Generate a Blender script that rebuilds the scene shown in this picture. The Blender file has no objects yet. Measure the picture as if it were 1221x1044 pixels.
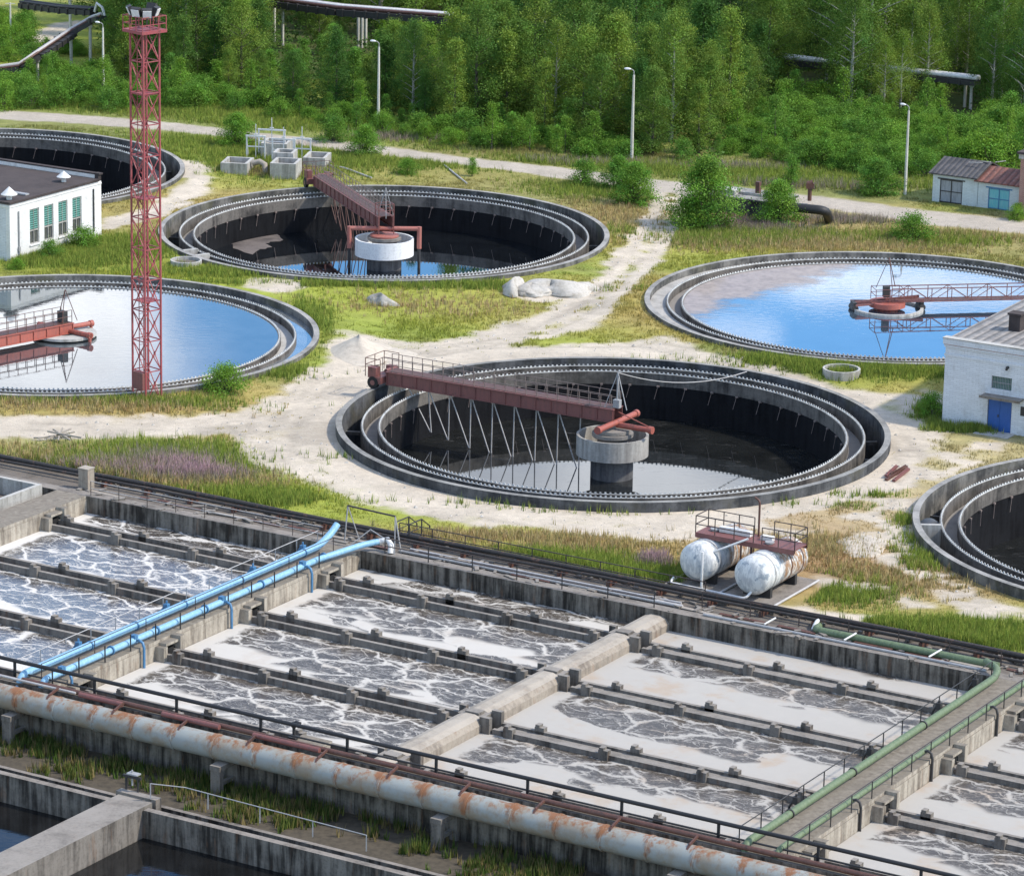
import bpy, bmesh, math, random
import numpy as np
from mathutils import Vector, Matrix, Quaternion
R = math.radians
SC = bpy.context.scene
COL = SC.collection

# ------------------------------------------------------------------ camera
CAM_H = 71.39
PITCH, ROLL, FPX = R(15.372), R(1.1297), 4470.3
cd = bpy.data.cameras.new('camera')
cam = bpy.data.objects.new('camera', cd)
COL.objects.link(cam)
c_, s_ = math.cos(PITCH), math.sin(PITCH)
FW, UP0, RT0 = Vector((0, c_, -s_)), Vector((0, s_, c_)), Vector((1, 0, 0))
RT = RT0 * math.cos(ROLL) + UP0 * math.sin(ROLL)
UPV = UP0 * math.cos(ROLL) - RT0 * math.sin(ROLL)
M = Matrix((RT, UPV, -FW)).transposed().to_4x4()
M.translation = (0, 0, CAM_H)
cam.matrix_world = M
cd.sensor_width = 36
cd.lens = 36 * FPX / 1221
cd.clip_start = 1
cd.clip_end = 8000
SC.camera = cam
SC.render.resolution_x, SC.render.resolution_y = 1024, 875

# ------------------------------------------------------------------ light
SUN_AZ, SUN_EL = R(-12), R(46)
sl = bpy.data.lights.new('sun', 'SUN')
sl.energy = 3.7
sl.angle = R(3.0)
sl.color = (1.0, 0.93, 0.82)
so = bpy.data.objects.new('sun', sl)
so.rotation_euler = Vector((math.cos(SUN_EL) * math.cos(SUN_AZ), math.cos(SUN_EL) * math.sin(SUN_AZ), math.sin(SUN_EL))).to_track_quat('Z', 'Y').to_euler()
COL.objects.link(so)
SC.view_settings.view_transform = 'Standard'
SC.view_settings.look = 'None'
SC.view_settings.gamma = 1
SC.view_settings.exposure = 0.24

wd = bpy.data.worlds.new('World')
SC.world = wd
wd.use_nodes = True


class NT:
    """tiny node-tree writer"""
    def __init__(s, tree):
        s.t = tree
        s.n = tree.nodes
        s.l = tree.links

    def new(s, kind, **kw):
        nd = s.n.new(kind)
        for k, v in kw.items():
            if k.startswith('i_'):
                key = k[2:]
                key = int(key) if key.isdigit() else key
                s.put(nd.inputs[key], v)
            else:
                setattr(nd, k, v)
        return nd

    def put(s, sock, v):
        if isinstance(v, bpy.types.NodeSocket):
            s.l.new(v, sock)
        elif v is not None:
            if hasattr(sock, 'default_value'):
                try:
                    sock.default_value = v
                except Exception:
                    sock.default_value = tuple(v) + (1,)

    def math(s, op, a, b=None, c=None, clamp=False):
        nd = s.n.new('ShaderNodeMath')
        nd.operation = op
        nd.use_clamp = clamp
        s.put(nd.inputs[0], a)
        if b is not None: s.put(nd.inputs[1], b)
        if c is not None: s.put(nd.inputs[2], c)
        return nd.outputs[0]

    def vmath(s, op, a, b=None):
        nd = s.n.new('ShaderNodeVectorMath')
        nd.operation = op
        s.put(nd.inputs[0], a)
        if b is not None: s.put(nd.inputs[1], b)
        return nd.outputs['Value'] if op in ('LENGTH', 'DOT_PRODUCT', 'DISTANCE') else nd.outputs[0]

    def step(s, x, lo, hi):
        nd = s.n.new('ShaderNodeMapRange')
        nd.interpolation_type = 'SMOOTHSTEP'
        s.put(nd.inputs['Value'], x)
        nd.inputs['From Min'].default_value = lo
        nd.inputs['From Max'].default_value = hi
        return nd.outputs[0]

    def mix(s, f, a, b, mode='MIX'):
        nd = s.n.new('ShaderNodeMix')
        nd.data_type = 'RGBA'
        nd.blend_type = mode
        s.put(nd.inputs[0], f)
        s.put(nd.inputs[6], tuple(a) + (1,) if isinstance(a, tuple) and len(a) == 3 else a)
        s.put(nd.inputs[7], tuple(b) + (1,) if isinstance(b, tuple) and len(b) == 3 else b)
        return nd.outputs[2]

    def noise(s, vec, scale, detail=4, rough=.6, dist=0):
        nd = s.n.new('ShaderNodeTexNoise')
        s.put(nd.inputs['Vector'], vec)
        nd.inputs['Scale'].default_value = scale
        nd.inputs['Detail'].default_value = detail
        nd.inputs['Roughness'].default_value = rough
        nd.inputs['Distortion'].default_value = dist
        return nd.outputs[0]

    def scale(s, vec, xyz):
        nd = s.n.new('ShaderNodeMapping')
        s.put(nd.inputs[0], vec)
        nd.inputs['Scale'].default_value = xyz
        return nd.outputs[0]


# sky: Nishita with summer clouds drifting over it
w = NT(wd.node_tree)
w.n.clear()
sky = w.new('ShaderNodeTexSky', sky_type='NISHITA', sun_disc=False, sun_elevation=SUN_EL, sun_rotation=R(90) - SUN_AZ, altitude=100, air_density=1.0, dust_density=0.6, ozone_density=2.0)
sat = w.new('ShaderNodeHueSaturation', i_Saturation=1.35, i_Value=1.6, i_Color=sky.outputs[0])
wtc = w.new('ShaderNodeTexCoord')
wdir = wtc.outputs['Generated']
wn = w.noise(wdir, 22, 5, .6)
wn2 = w.noise(w.scale(wdir, (1, 1, 2.6)), 7, 6, .6)
cl = w.math('MULTIPLY', w.step(wn2, .44, .60), .62)


def cloud(az, el, rx, rz, amt=1):
    global cl
    a, e = R(az), R(el)
    d = (math.cos(e) * math.sin(a), math.cos(e) * math.cos(a), math.sin(e))
    v = w.vmath('SUBTRACT', wdir, d)
    v = w.vmath('MULTIPLY', v, (1 / R(rx), .1, 1 / R(rz)))
    L = w.math('ADD', w.vmath('LENGTH', v), w.math('MULTIPLY', w.math('SUBTRACT', wn, .5), 1.0))
    b = w.math('SUBTRACT', 1, w.step(L, .55, 1.15))
    cl = w.math('MAXIMUM', cl, w.math('MULTIPLY', b, amt))


def clear(az, el, rx, rz):
    global cl
    a, e = R(az), R(el)
    d = (math.cos(e) * math.sin(a), math.cos(e) * math.cos(a), math.sin(e))
    v = w.vmath('SUBTRACT', wdir, d)
    v = w.vmath('MULTIPLY', v, (1 / R(rx), .1, 1 / R(rz)))
    b = w.math('SUBTRACT', 1, w.step(w.vmath('LENGTH', v), .6, 1.2))
    cl = w.math('MULTIPLY', cl, w.math('SUBTRACT', 1, b))


clear(-1.5, 14, 9, 9)
clear(6, 13, 8, 3)
cloud(-7.4, 14.0, 2.6, 2.2, .97)
cloud(1.6, 16.6, 5.5, 1.5, .85)
cloud(6.3, 12.85, 2.4, .36, .6)
cloud(3.4, 13.7, .8, .25, .3)
cloud(2.6, 19.5, 9, 2.0, .8)
clear(-6.6, 17.5, 2.6, 1.15)
cshade = w.step(w.noise(w.scale(wdir, (1, 1, 3)), 16, 5, .6), .35, .68)
csk = w.mix(cl, sat.outputs[0], w.mix(cshade, (15.0, 14.8, 14.6), (9.0, 9.1, 9.4)))
bg = w.new('ShaderNodeBackground', i_Color=csk, i_Strength=0.14)
wo = w.new('ShaderNodeOutputWorld', i_Surface=bg.outputs[0])

# ------------------------------------------------------------------ frames and measuring
ANG = R(-30.7)                        # the plant's own grid: p runs down its rows, q away from the camera
PX, PY = math.cos(ANG), math.sin(ANG)
OX, OY = 0.0, 210.0


def pq(p, q, z=0.0):
    return Vector((OX + p * PX - q * PY, OY + p * PY + q * PX, z))


def to_pq(x, y):
    dx, dy = x - OX, y - OY
    return dx * PX + dy * PY, -dx * PY + dy * PX


def at(px, py, z=0.0):
    """measured position: photo pixel -> point at height z"""
    d = FW * FPX + RT * (px - 610.5) - UPV * (py - 522.0)
    t = (z - CAM_H) / d.z
    return Vector((d.x * t, d.y * t, z))


TANKS = {'C': (7.27, 261.35), 'B': (-11.69, 325.87), 'D': (30.69, 300.97), 'A': (-35.32, 286.18), 'E': (-51.69, 350.52), 'F': (46.69, 237.65)}
RIM = 0.7
rng = np.random.default_rng(7)
rnd = random.Random(11)


# ------------------------------------------------------------------ mesh helpers
class MB:
    def __init__(s):
        s.v, s.f, s.m, s.sm = [], [], [], []

    def add(s, V, F, mi=0, smooth=False):
        o = len(s.v)
        s.v += [tuple(a) for a in V]
        for f in F:
            s.f.append(tuple(i + o for i in f))
            s.m.append(mi)
            s.sm.append(smooth)
        return s

    def box(s, c, d, rz=0, mi=0, rot=None):
        hx, hy, hz = d[0] / 2, d[1] / 2, d[2] / 2
        V = [Vector((x, y, z)) for z in (-hz, hz) for y in (-hy, hy) for x in (-hx, hx)]
        m = rot if rot is not None else Matrix.Rotation(rz, 3, 'Z')
        return s.add([m @ v + Vector(c) for v in V], [(0, 2, 3, 1), (4, 5, 7, 6), (0, 1, 5, 4), (2, 6, 7, 3), (0, 4, 6, 2), (1, 3, 7, 5)], mi)

    def b2(s, x0, x1, y0, y1, z0, z1, mi=0):
        return s.box(((x0 + x1) / 2, (y0 + y1) / 2, (z0 + z1) / 2), (x1 - x0, y1 - y0, z1 - z0), mi=mi)

    def bar(s, a, b, wd=.08, ht=None, mi=0):
        a, b = Vector(a), Vector(b)
        d = b - a
        L = d.length
        if L < 1e-6: return s
        x = d / L
        up = Vector((0, 0, 1)) if abs(x.z) < .95 else Vector((0, 1, 0))
        y = up.cross(x).normalized()
        z = x.cross(y)
        return s.box((a + b) / 2, (L, wd, ht or wd), rot=Matrix((x, y, z)).transposed(), mi=mi)

    def tube(s, pts, r, n=10, mi=0, caps=True, smooth=True):
        P = [Vector(p) for p in pts]
        rr = r if isinstance(r, (list, tuple)) else [r] * len(P)
        rings = []
        up = None
        for i, p in enumerate(P):
            t = (P[min(i + 1, len(P) - 1)] - P[max(i - 1, 0)]).normalized()
            if up is None:
                up = Vector((0, 0, 1)) if abs(t.z) < .9 else Vector((1, 0, 0))
            y = up.cross(t).normalized()
            z = t.cross(y)
            up = z
            rings.append([p + (y * math.cos(k * 2 * math.pi / n) + z * math.sin(k * 2 * math.pi / n)) * rr[i] for k in range(n)])
        V = [v for rg in rings for v in rg]
        F = []
        for i in range(len(P) - 1):
            for k in range(n):
                k2 = (k + 1) % n
                F.append((i * n + k, i * n + k2, (i + 1) * n + k2, (i + 1) * n + k))
        s.add(V, F, mi, smooth)
        if caps:
            s.add(rings[0], [tuple(range(n - 1, -1, -1))], mi)
            s.add(rings[-1], [tuple(range(n))], mi)
        return s

    def lathe(s, prof, n=128, closed=True, mi=0, c=(0, 0, 0), a0=0, a1=2 * math.pi):
        """revolve; every profile edge has its own vertices so edges stay crisp"""
        full = abs(a1 - a0 - 2 * math.pi) < 1e-6
        m = n if full else n + 1
        cs = [(math.cos(a0 + (a1 - a0) * k / n), math.sin(a0 + (a1 - a0) * k / n)) for k in range(m)]
        pr = list(prof)
        ed = [(pr[i], pr[(i + 1) % len(pr)]) for i in range(len(pr) if closed else len(pr) - 1)]
        for (r0, z0), (r1, z1) in ed:
            V = [(c[0] + r0 * x, c[1] + r0 * y, c[2] + z0) for x, y in cs] + [(c[0] + r1 * x, c[1] + r1 * y, c[2] + z1) for x, y in cs]
            F = []
            for k in range(n):
                k2 = (k + 1) % m
                F.append((k, k2, m + k2, m + k))
            s.add(V, F, mi, True)
        return s

    def disc(s, r, z, n=96, mi=0, c=(0, 0)):
        V = [(c[0] + r * math.cos(k * 2 * math.pi / n), c[1] + r * math.sin(k * 2 * math.pi / n), z) for k in range(n)]
        return s.add(V, [tuple(range(n))], mi)

    def sphere(s, c, rad, n=14, mi=0):
        rx, ry, rz = rad if isinstance(rad, tuple) else (rad,) * 3
        V, F = [], []
        for i in range(n // 2 + 1):
            t = math.pi * i / (n // 2)
            for k in range(n):
                a = 2 * math.pi * k / n
                V.append((c[0] + rx * math.sin(t) * math.cos(a), c[1] + ry * math.sin(t) * math.sin(a), c[2] + rz * math.cos(t)))
        for i in range(n // 2):
            for k in range(n):
                k2 = (k + 1) % n
                F.append((i * n + k, (i + 1) * n + k, (i + 1) * n + k2, i * n + k2))
        return s.add(V, F, mi, True)

    def obj(s, name, mats, parent=None, loc=(0, 0, 0), rz=0, fix=True):
        me = bpy.data.meshes.new(name)
        me.from_pydata(s.v, [], s.f)
        for m in (mats if isinstance(mats, (list, tuple)) else [mats]):
            me.materials.append(m)
        me.polygons.foreach_set('material_index', s.m)
        me.polygons.foreach_set('use_smooth', s.sm)
        if fix:
            bm = bmesh.new()
            bm.from_mesh(me)
            bmesh.ops.recalc_face_normals(bm, faces=bm.faces)
            bm.to_mesh(me)
            bm.free()
        me.update()
        return link(name, me, parent, loc, rz)


def link(name, me, parent=None, loc=(0, 0, 0), rz=0):
    o = bpy.data.objects.new(name, me)
    COL.objects.link(o)
    o.location = loc
    o.rotation_euler = (0, 0, rz)
    if parent: o.parent = parent
    return o


def tag(o, label=None, cat=None, group=None, kind=None):
    if label: o['label'] = label
    if cat: o['category'] = cat
    if group: o['group'] = group
    if kind: o['kind'] = kind
    return o


def thing(name, label, cat, loc=(0, 0, 0), rz=0, group=None):
    return tag(link(name, None, None, loc, rz), label, cat, group)


KIDS = {}


def kids(o):
    return [c for c in o.children]


def dup(root, loc, rz=0, label=None, scale=1.0):
    r = root.copy()
    COL.objects.link(r)
    r.location = loc
    r.rotation_euler = (0, 0, rz)
    r.scale = (scale,) * 3
    if label: r['label'] = label
    for ch in kids(root):
        c = ch.copy()
        COL.objects.link(c)
        c.parent = r
        for g in kids(ch):
            d = g.copy()
            COL.objects.link(d)
            d.parent = c
    return r


def clone(o, loc=None, rz=None, parent=None):
    c = o.copy()
    COL.objects.link(c)
    if loc is not None: c.location = loc
    if rz is not None: c.rotation_euler = (0, 0, rz)
    if parent: c.parent = parent
    return c


def np_mesh(name, V, F, mats, col=None, mi=None, smooth=False):
    me = bpy.data.meshes.new(name)
    k = F.shape[1]
    me.vertices.add(len(V))
    me.vertices.foreach_set('co', np.ascontiguousarray(V, dtype=np.float32).ravel())
    me.loops.add(F.size)
    me.loops.foreach_set('vertex_index', F.ravel().astype(np.int32))
    me.polygons.add(len(F))
    me.polygons.foreach_set('loop_start', (np.arange(len(F)) * k).astype(np.int32))
    for m in (mats if isinstance(mats, (list, tuple)) else [mats]):
        me.materials.append(m)
    if col is not None:
        a = me.color_attributes.new('col', 'FLOAT_COLOR', 'POINT')
        c4 = np.ones((len(V), 4), np.float32)
        c4[:, :3] = col
        a.data.foreach_set('color', c4.ravel())
    me.polygons.foreach_set('use_smooth', np.full(len(F), smooth))
    me.update(calc_edges=True)
    me.validate()
    return me


def hash2(ix, iy, s):
    h = (ix.astype(np.int64) * 374761393 + iy.astype(np.int64) * 668265263 + s * 974634777) & 0x7fffffff
    h = ((h ^ (h >> 13)) * 1274126177) & 0x7fffffff
    return ((h ^ (h >> 16)) & 0xffff) / 65535.0


def vnoise(x, y, s=0):
    ix, iy = np.floor(x), np.floor(y)
    fx, fy = x - ix, y - iy
    fx, fy = fx * fx * (3 - 2 * fx), fy * fy * (3 - 2 * fy)
    a, b = hash2(ix, iy, s), hash2(ix + 1, iy, s)
    c, d = hash2(ix, iy + 1, s), hash2(ix + 1, iy + 1, s)
    return (a * (1 - fx) + b * fx) * (1 - fy) + (c * (1 - fx) + d * fx) * fy


def fbm(x, y, sc, s=0, o=4):
    t, amp, tot = 0, 1, 0
    for i in range(o):
        t = t + amp * vnoise(x / sc * 2 ** i, y / sc * 2 ** i, s + i * 17)
        tot += amp
        amp *= .55
    return t / tot


def sstep(x, a, b):
    t = np.clip((x - a) / (b - a), 0, 1)
    return t * t * (3 - 2 * t)
# ------------------------------------------------------------------ materials
def newmat(name):
    m = bpy.data.materials.new(name)
    m.use_nodes = True
    t = NT(m.node_tree)
    t.n.clear()
    t.out = t.new('ShaderNodeOutputMaterial')
    t.geo = t.new('ShaderNodeNewGeometry')
    t.pos = t.geo.outputs['Position']
    return m, t


def finish(t, color, rough=.8, bump=None, bstr=.3, metal=0, spec=None, bdist=.05):
    b = t.new('ShaderNodeBsdfPrincipled')
    t.put(b.inputs['Base Color'], tuple(color) + (1,) if isinstance(color, tuple) and len(color) == 3 else color)
    t.put(b.inputs['Roughness'], rough)
    t.put(b.inputs['Metallic'], metal)
    if spec is not None: b.inputs['Specular IOR Level'].default_value = spec
    if bump is not None:
        bp = t.new('ShaderNodeBump', i_Strength=bstr, i_Distance=bdist, i_Height=bump)
        t.l.new(bp.outputs[0], b.inputs['Normal'])
    t.l.new(b.outputs[0], t.out.inputs['Surface'])
    return b


def concrete(name, base, dark, streak=.5, spots=.5, top=None, rust=0, moss=None, lo=.42, hi=.68):
    m, t = newmat(name)
    n1 = t.noise(t.pos, .55, 5, .65)
    st = t.noise(t.scale(t.pos, (2.6, 2.6, .22)), 1.0, 4, .6)
    n3 = t.noise(t.pos, 6, 4, .7)
    f = t.math('ADD', t.math('MULTIPLY', n1, spots), t.math('MULTIPLY', st, streak))
    f = t.math('DIVIDE', f, spots + streak)
    f = t.step(f, lo, hi)
    col = t.mix(f, base, dark)
    col = t.mix(t.math('MULTIPLY', t.step(n3, .45, .75), .35), col, tuple(c * .45 for c in dark))
    if rust:
        rn = t.noise(t.scale(t.pos, (1.6, 1.6, .3)), 1.3, 5, .65)
        col = t.mix(t.math('MULTIPLY', t.step(rn, .55, .72), rust), col, (.20, .10, .05))
    if moss:
        mn = t.noise(t.pos, .21, 6, .72)
        col = t.mix(t.math('MULTIPLY', t.step(mn, .50, .64), .65), col, moss)
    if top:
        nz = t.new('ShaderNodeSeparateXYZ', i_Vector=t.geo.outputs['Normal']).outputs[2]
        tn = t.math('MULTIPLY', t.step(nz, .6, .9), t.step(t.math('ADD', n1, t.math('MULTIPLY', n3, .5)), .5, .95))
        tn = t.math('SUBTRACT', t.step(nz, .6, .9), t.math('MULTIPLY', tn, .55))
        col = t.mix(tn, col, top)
    finish(t, col, .92, n3, .35, bdist=.03, spec=.15)
    return m


def paint(name, base, rust=.4, rcol=(.12, .055, .03), rough=.55, fade=None, sc=1.4):
    m, t = newmat(name)
    n1 = t.noise(t.pos, sc, 6, .68)
    n2 = t.noise(t.scale(t.pos, (3, 3, .6)), 2.2, 4, .65)
    col = t.mix(t.step(n2, .35, .7), base, tuple(fade) if fade else tuple(c * .72 for c in base))
    k = .72 - .3 * rust
    col = t.mix(t.step(n1, k, k + .1), col, rcol)
    finish(t, col, rough, n1, .15, bdist=.02)
    return m


def plain(name, col, rough=.7, metal=0, var=.3):
    m, t = newmat(name)
    n1 = t.noise(t.pos, 2.3, 4, .65)
    c = t.mix(t.math('MULTIPLY', t.step(n1, .35, .7), var), col, tuple(x * .35 for x in col))
    finish(t, c, rough, metal=metal)
    return m


MAT = {}
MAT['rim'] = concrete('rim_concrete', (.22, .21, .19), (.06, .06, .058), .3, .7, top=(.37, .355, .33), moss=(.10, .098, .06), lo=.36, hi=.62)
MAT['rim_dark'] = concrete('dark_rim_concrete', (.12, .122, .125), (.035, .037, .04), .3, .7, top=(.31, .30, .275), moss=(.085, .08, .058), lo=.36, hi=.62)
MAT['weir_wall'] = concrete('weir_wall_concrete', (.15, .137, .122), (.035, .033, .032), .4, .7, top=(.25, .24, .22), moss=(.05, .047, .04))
MAT['launder'] = concrete('launder_floor_concrete', (.26, .235, .21), (.14, .13, .12), .2, .6, top=(.25, .23, .205))
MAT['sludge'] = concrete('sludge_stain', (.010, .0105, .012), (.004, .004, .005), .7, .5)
MAT['chan'] = concrete('sludge_and_opening_shade', (.03, .03, .03), (.012, .012, .013), .4, .5)
MAT['weir_plate'] = concrete('weir_plate_steel', (.66, .66, .63), (.40, .39, .37), .6, .4)
MAT['cup'] = concrete('cup_concrete', (.42, .40, .36), (.22, .205, .185), .7, .4, lo=.35, hi=.7)
MAT['cup_white'] = concrete('whitewashed_cup', (.74, .74, .72), (.50, .50, .48), .7, .3, lo=.45, hi=.8)
MAT['column'] = concrete('column_concrete', (.12, .12, .12), (.04, .04, .045), .7, .4)
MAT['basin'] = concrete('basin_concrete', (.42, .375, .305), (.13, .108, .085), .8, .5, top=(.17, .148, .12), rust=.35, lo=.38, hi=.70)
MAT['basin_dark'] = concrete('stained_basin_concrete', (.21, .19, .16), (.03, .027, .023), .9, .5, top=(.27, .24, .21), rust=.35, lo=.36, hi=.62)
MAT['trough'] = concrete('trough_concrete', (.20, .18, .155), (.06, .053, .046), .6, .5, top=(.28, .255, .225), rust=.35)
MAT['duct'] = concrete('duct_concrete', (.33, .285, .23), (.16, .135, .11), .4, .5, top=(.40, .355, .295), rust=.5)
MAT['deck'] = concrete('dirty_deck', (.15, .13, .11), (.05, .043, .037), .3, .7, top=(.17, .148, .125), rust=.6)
MAT['chamber'] = concrete('pale_concrete', (.43, .415, .38), (.22, .21, .19), .7, .5, top=(.47, .455, .42))
MAT['white_brick'] = None
MAT['red'] = paint('faded_red_paint', (.20, .075, .065), .45, (.10, .05, .042), fade=(.155, .065, .058))
MAT['red_bright'] = paint('orange_red_paint', (.36, .092, .062), .45, (.16, .065, .045), fade=(.27, .085, .065))
MAT['red_mast'] = paint('mast_red_paint', (.32, .06, .07), .4, (.13, .05, .045), fade=(.24, .07, .07))
MAT['pink'] = paint('salmon_pipe_paint', (.40, .13, .10), .4, (.19, .075, .05), fade=(.32, .13, .10))
MAT['rust'] = paint('rusty_steel', (.12, .055, .04), .6, (.06, .035, .028))
MAT['steel_grey'] = plain('grey_steel', (.34, .34, .34), .5)
MAT['rod'] = plain('pale_steel_rod', (.46, .44, .42), .55)
MAT['tarpipe'] = paint('rusty_tarred_pipe', (.040, .034, .030), .55, (.11, .062, .042), .7, fade=(.025, .022, .021), sc=2.2)
MAT['rail'] = plain('weathered_rail', (.20, .155, .135), .6)
MAT['pale_scum'] = concrete('pale_dry_scum', (.44, .42, .385), (.30, .285, .26), .1, .9)
MAT['dark_steel'] = plain('dark_steel', (.035, .033, .032), .6)
MAT['brown_steel'] = plain('brown_painted_rail', (.055, .040, .036), .6)
MAT['blue'] = paint('sky_blue_paint', (.19, .385, .55), .22, (.11, .17, .22), .5, fade=(.27, .46, .60))
MAT['blue_deep'] = paint('blue_paint', (.07, .20, .36), .25, (.05, .08, .14), .45)
MAT['green'] = paint('green_pipe_paint', (.105, .15, .075), .45, (.075, .078, .05), .6, fade=(.15, .195, .11))
MAT['blackpipe'] = plain('bitumen_black', (.018, .018, .019), .6)
MAT['rubber'] = plain('black_rubber', (.012, .012, .012), .8)
MAT['white_pipe'] = plain('white_steel_pipe', (.70, .69, .66), .5)
MAT['pole'] = concrete('pole_concrete', (.62, .60, .53), (.46, .44, .38), .7, .3)
MAT['lamp_head'] = plain('lamp_white', (.75, .75, .74), .4)
MAT['roof_felt'] = concrete('roofing_felt', (.075, .062, .060), (.040, .034, .034), .3, .7, top=(.085, .070, .066))
MAT['sand'] = None
MAT['rock'] = concrete('pale_rock', (.50, .47, .42), (.30, .275, .235), .2, .8)
MAT['wood'] = plain('weathered_wood', (.34, .30, .25), .85)
MAT['bark'] = concrete('bark', (.13, .115, .09), (.05, .045, .038), .5, .6)
MAT['birch_bark'] = concrete('birch_bark', (.42, .41, .37), (.16, .15, .135), .2, .8)


def big_pipe_mat():
    m, t = newmat('flaking_pipe_paint')
    n1 = t.noise(t.pos, .5, 5, .7)
    n2 = t.noise(t.scale(t.pos, (1, 1, .35)), 2.6, 6, .72)
    nz = t.new('ShaderNodeSeparateXYZ', i_Vector=t.geo.outputs['Normal']).outputs[2]
    col = t.mix(t.step(n1, .4, .62), (.29, .305, .285), (.27, .225, .165))
    u_ = t.math('DIVIDE', t.math('ADD', t.vmath('DOT_PRODUCT', t.vmath('SUBTRACT', t.pos, (OX, OY, 0)), (PX, PY, 0)), 28.6), 2.75)
    fr_ = t.math('ABSOLUTE', t.math('SUBTRACT', t.math('FRACT', t.math('ADD', u_, .5)), .5))
    n2 = t.math('ADD', t.math('SUBTRACT', n2, .07), t.math('MULTIPLY', t.math('SUBTRACT', 1, t.step(fr_, .0, .22)), .17))
    rs = t.math('ADD', t.math('MULTIPLY', n2, .7), t.math('MULTIPLY', t.math('ADD', n1, t.math('MULTIPLY', nz, .25)), .5))
    col = t.mix(t.step(rs, .63, .80), col, (.24, .105, .045))
    finish(t, col, .6, n2, .15, bdist=.02)
    return m


MAT['bigpipe'] = big_pipe_mat()


def brick_mat(name, c1, c2, mortar, stain=(.25, .23, .2), amt=.5, bw=.5, bh=.14):
    m, t = newmat(name)
    tc = t.new('ShaderNodeTexCoord')
    # object space: wall runs along x or y; use x+y so both faces get courses
    sx = t.new('ShaderNodeSeparateXYZ', i_Vector=tc.outputs['Object'])
    u = t.math('ADD', sx.outputs[0], sx.outputs[1])
    v = t.new('ShaderNodeCombineXYZ', i_X=u, i_Y=sx.outputs[2])
    br = t.new('ShaderNodeTexBrick', i_Vector=v.outputs[0])
    t.put(br.inputs['Color1'], c1 + (1,)); t.put(br.inputs['Color2'], c2 + (1,)); t.put(br.inputs['Mortar'], mortar + (1,))
    br.inputs['Scale'].default_value = 1
    br.inputs['Brick Width'].default_value = bw
    br.inputs['Row Height'].default_value = bh
    br.inputs['Mortar Size'].default_value = .012
    n1 = t.noise(t.scale(t.pos, (1.2, 1.2, .5)), 1, 5, .65)
    n2 = t.noise(t.pos, 4, 4, .7)
    f = t.step(t.math('ADD', t.math('MULTIPLY', n1, .6), t.math('MULTIPLY', n2, .4)), .48, .7)
    # splash-back dirt near the ground, peeling
    col = t.mix(t.math('MULTIPLY', f, amt), br.outputs[0], stain)
    finish(t, col, .9, br.outputs['Fac'], -.25, bdist=.02)
    return m


MAT['white_brick'] = brick_mat('whitewashed_brick', (.74, .73, .70), (.68, .67, .65), (.58, .57, .55), (.40, .37, .33), .45)
MAT['grey_and_shaded_brick'] = brick_mat('grey_white_and_shaded_brick', (.66, .68, .70), (.58, .60, .62), (.46, .47, .48), (.34, .33, .31), .5)  # grey building's brick, also the pump house wall with shade in its colour
MAT['red_brick'] = brick_mat('red_brick', (.36, .15, .11), (.27, .11, .08), (.40, .34, .30), (.45, .33, .28), .35, .3, .1)
MAT['garage'] = brick_mat('garage_wall', (.58, .64, .63), (.52, .58, .58), (.44, .48, .48), (.36, .36, .33), .5)


def corrugated(name, c1, c2, rust, scale=5.0, axis='X'):
    m, t = newmat(name)
    tc = t.new('ShaderNodeTexCoord')
    wv = t.new('ShaderNodeTexWave', i_Vector=tc.outputs['Object'], i_Scale=scale)
    wv.bands_direction = axis
    n1 = t.noise(t.pos, .9, 5, .65)
    col = t.mix(t.step(n1, .4, .65), c1, c2)
    col = t.mix(t.math('MULTIPLY', t.step(t.noise(t.pos, 2.6, 5, .7), .5, .7), .6), col, rust)
    col = t.mix(t.math('MULTIPLY', t.step(wv.outputs['Fac'], .35, .1), .55), col, tuple(c * .3 for c in c2))  # valleys between the ridges darkened in the colour, as shade on top of the bump
    finish(t, col, .75, wv.outputs['Fac'], .8, bdist=.08)
    return m


MAT['slate'] = corrugated('corrugated_slate', (.30, .275, .25), (.20, .185, .17), (.14, .125, .11), .42, 'X')
MAT['rust_roof'] = corrugated('rusty_sheet_roof', (.22, .085, .06), (.14, .06, .045), (.30, .20, .16), .5, 'X')
MAT['old_slate'] = corrugated('grey_sheet_roof', (.085, .08, .08), (.05, .048, .048), (.15, .13, .12), .6, 'X')


def cyl_paint():
    m, t = newmat('patchy_vessel_paint')
    n1 = t.noise(t.pos, 1.1, 6, .7)
    n2 = t.noise(t.scale(t.pos, (2, 2, .6)), 2.0, 5, .7)
    col = t.mix(t.step(n2, .42, .6), (.66, .66, .63), (.45, .46, .46))
    col = t.mix(t.step(n1, .53, .60), col, (.27, .31, .34))  # grey-blue patches mixed over the pale base
    tc = t.new('ShaderNodeTexCoord')
    sx = t.new('ShaderNodeSeparateXYZ', i_Vector=tc.outputs['Object'])
    band = t.step(t.math('ADD', sx.outputs[1], t.math('MULTIPLY', n1, 2.5)), 3.2, 4.0)
    col = t.mix(t.math('MULTIPLY', band, t.step(n2, .4, .55)), col, (.30, .17, .085))
    finish(t, col, .5, n1, .1)
    return m


MAT['vessel'] = cyl_paint()


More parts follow.
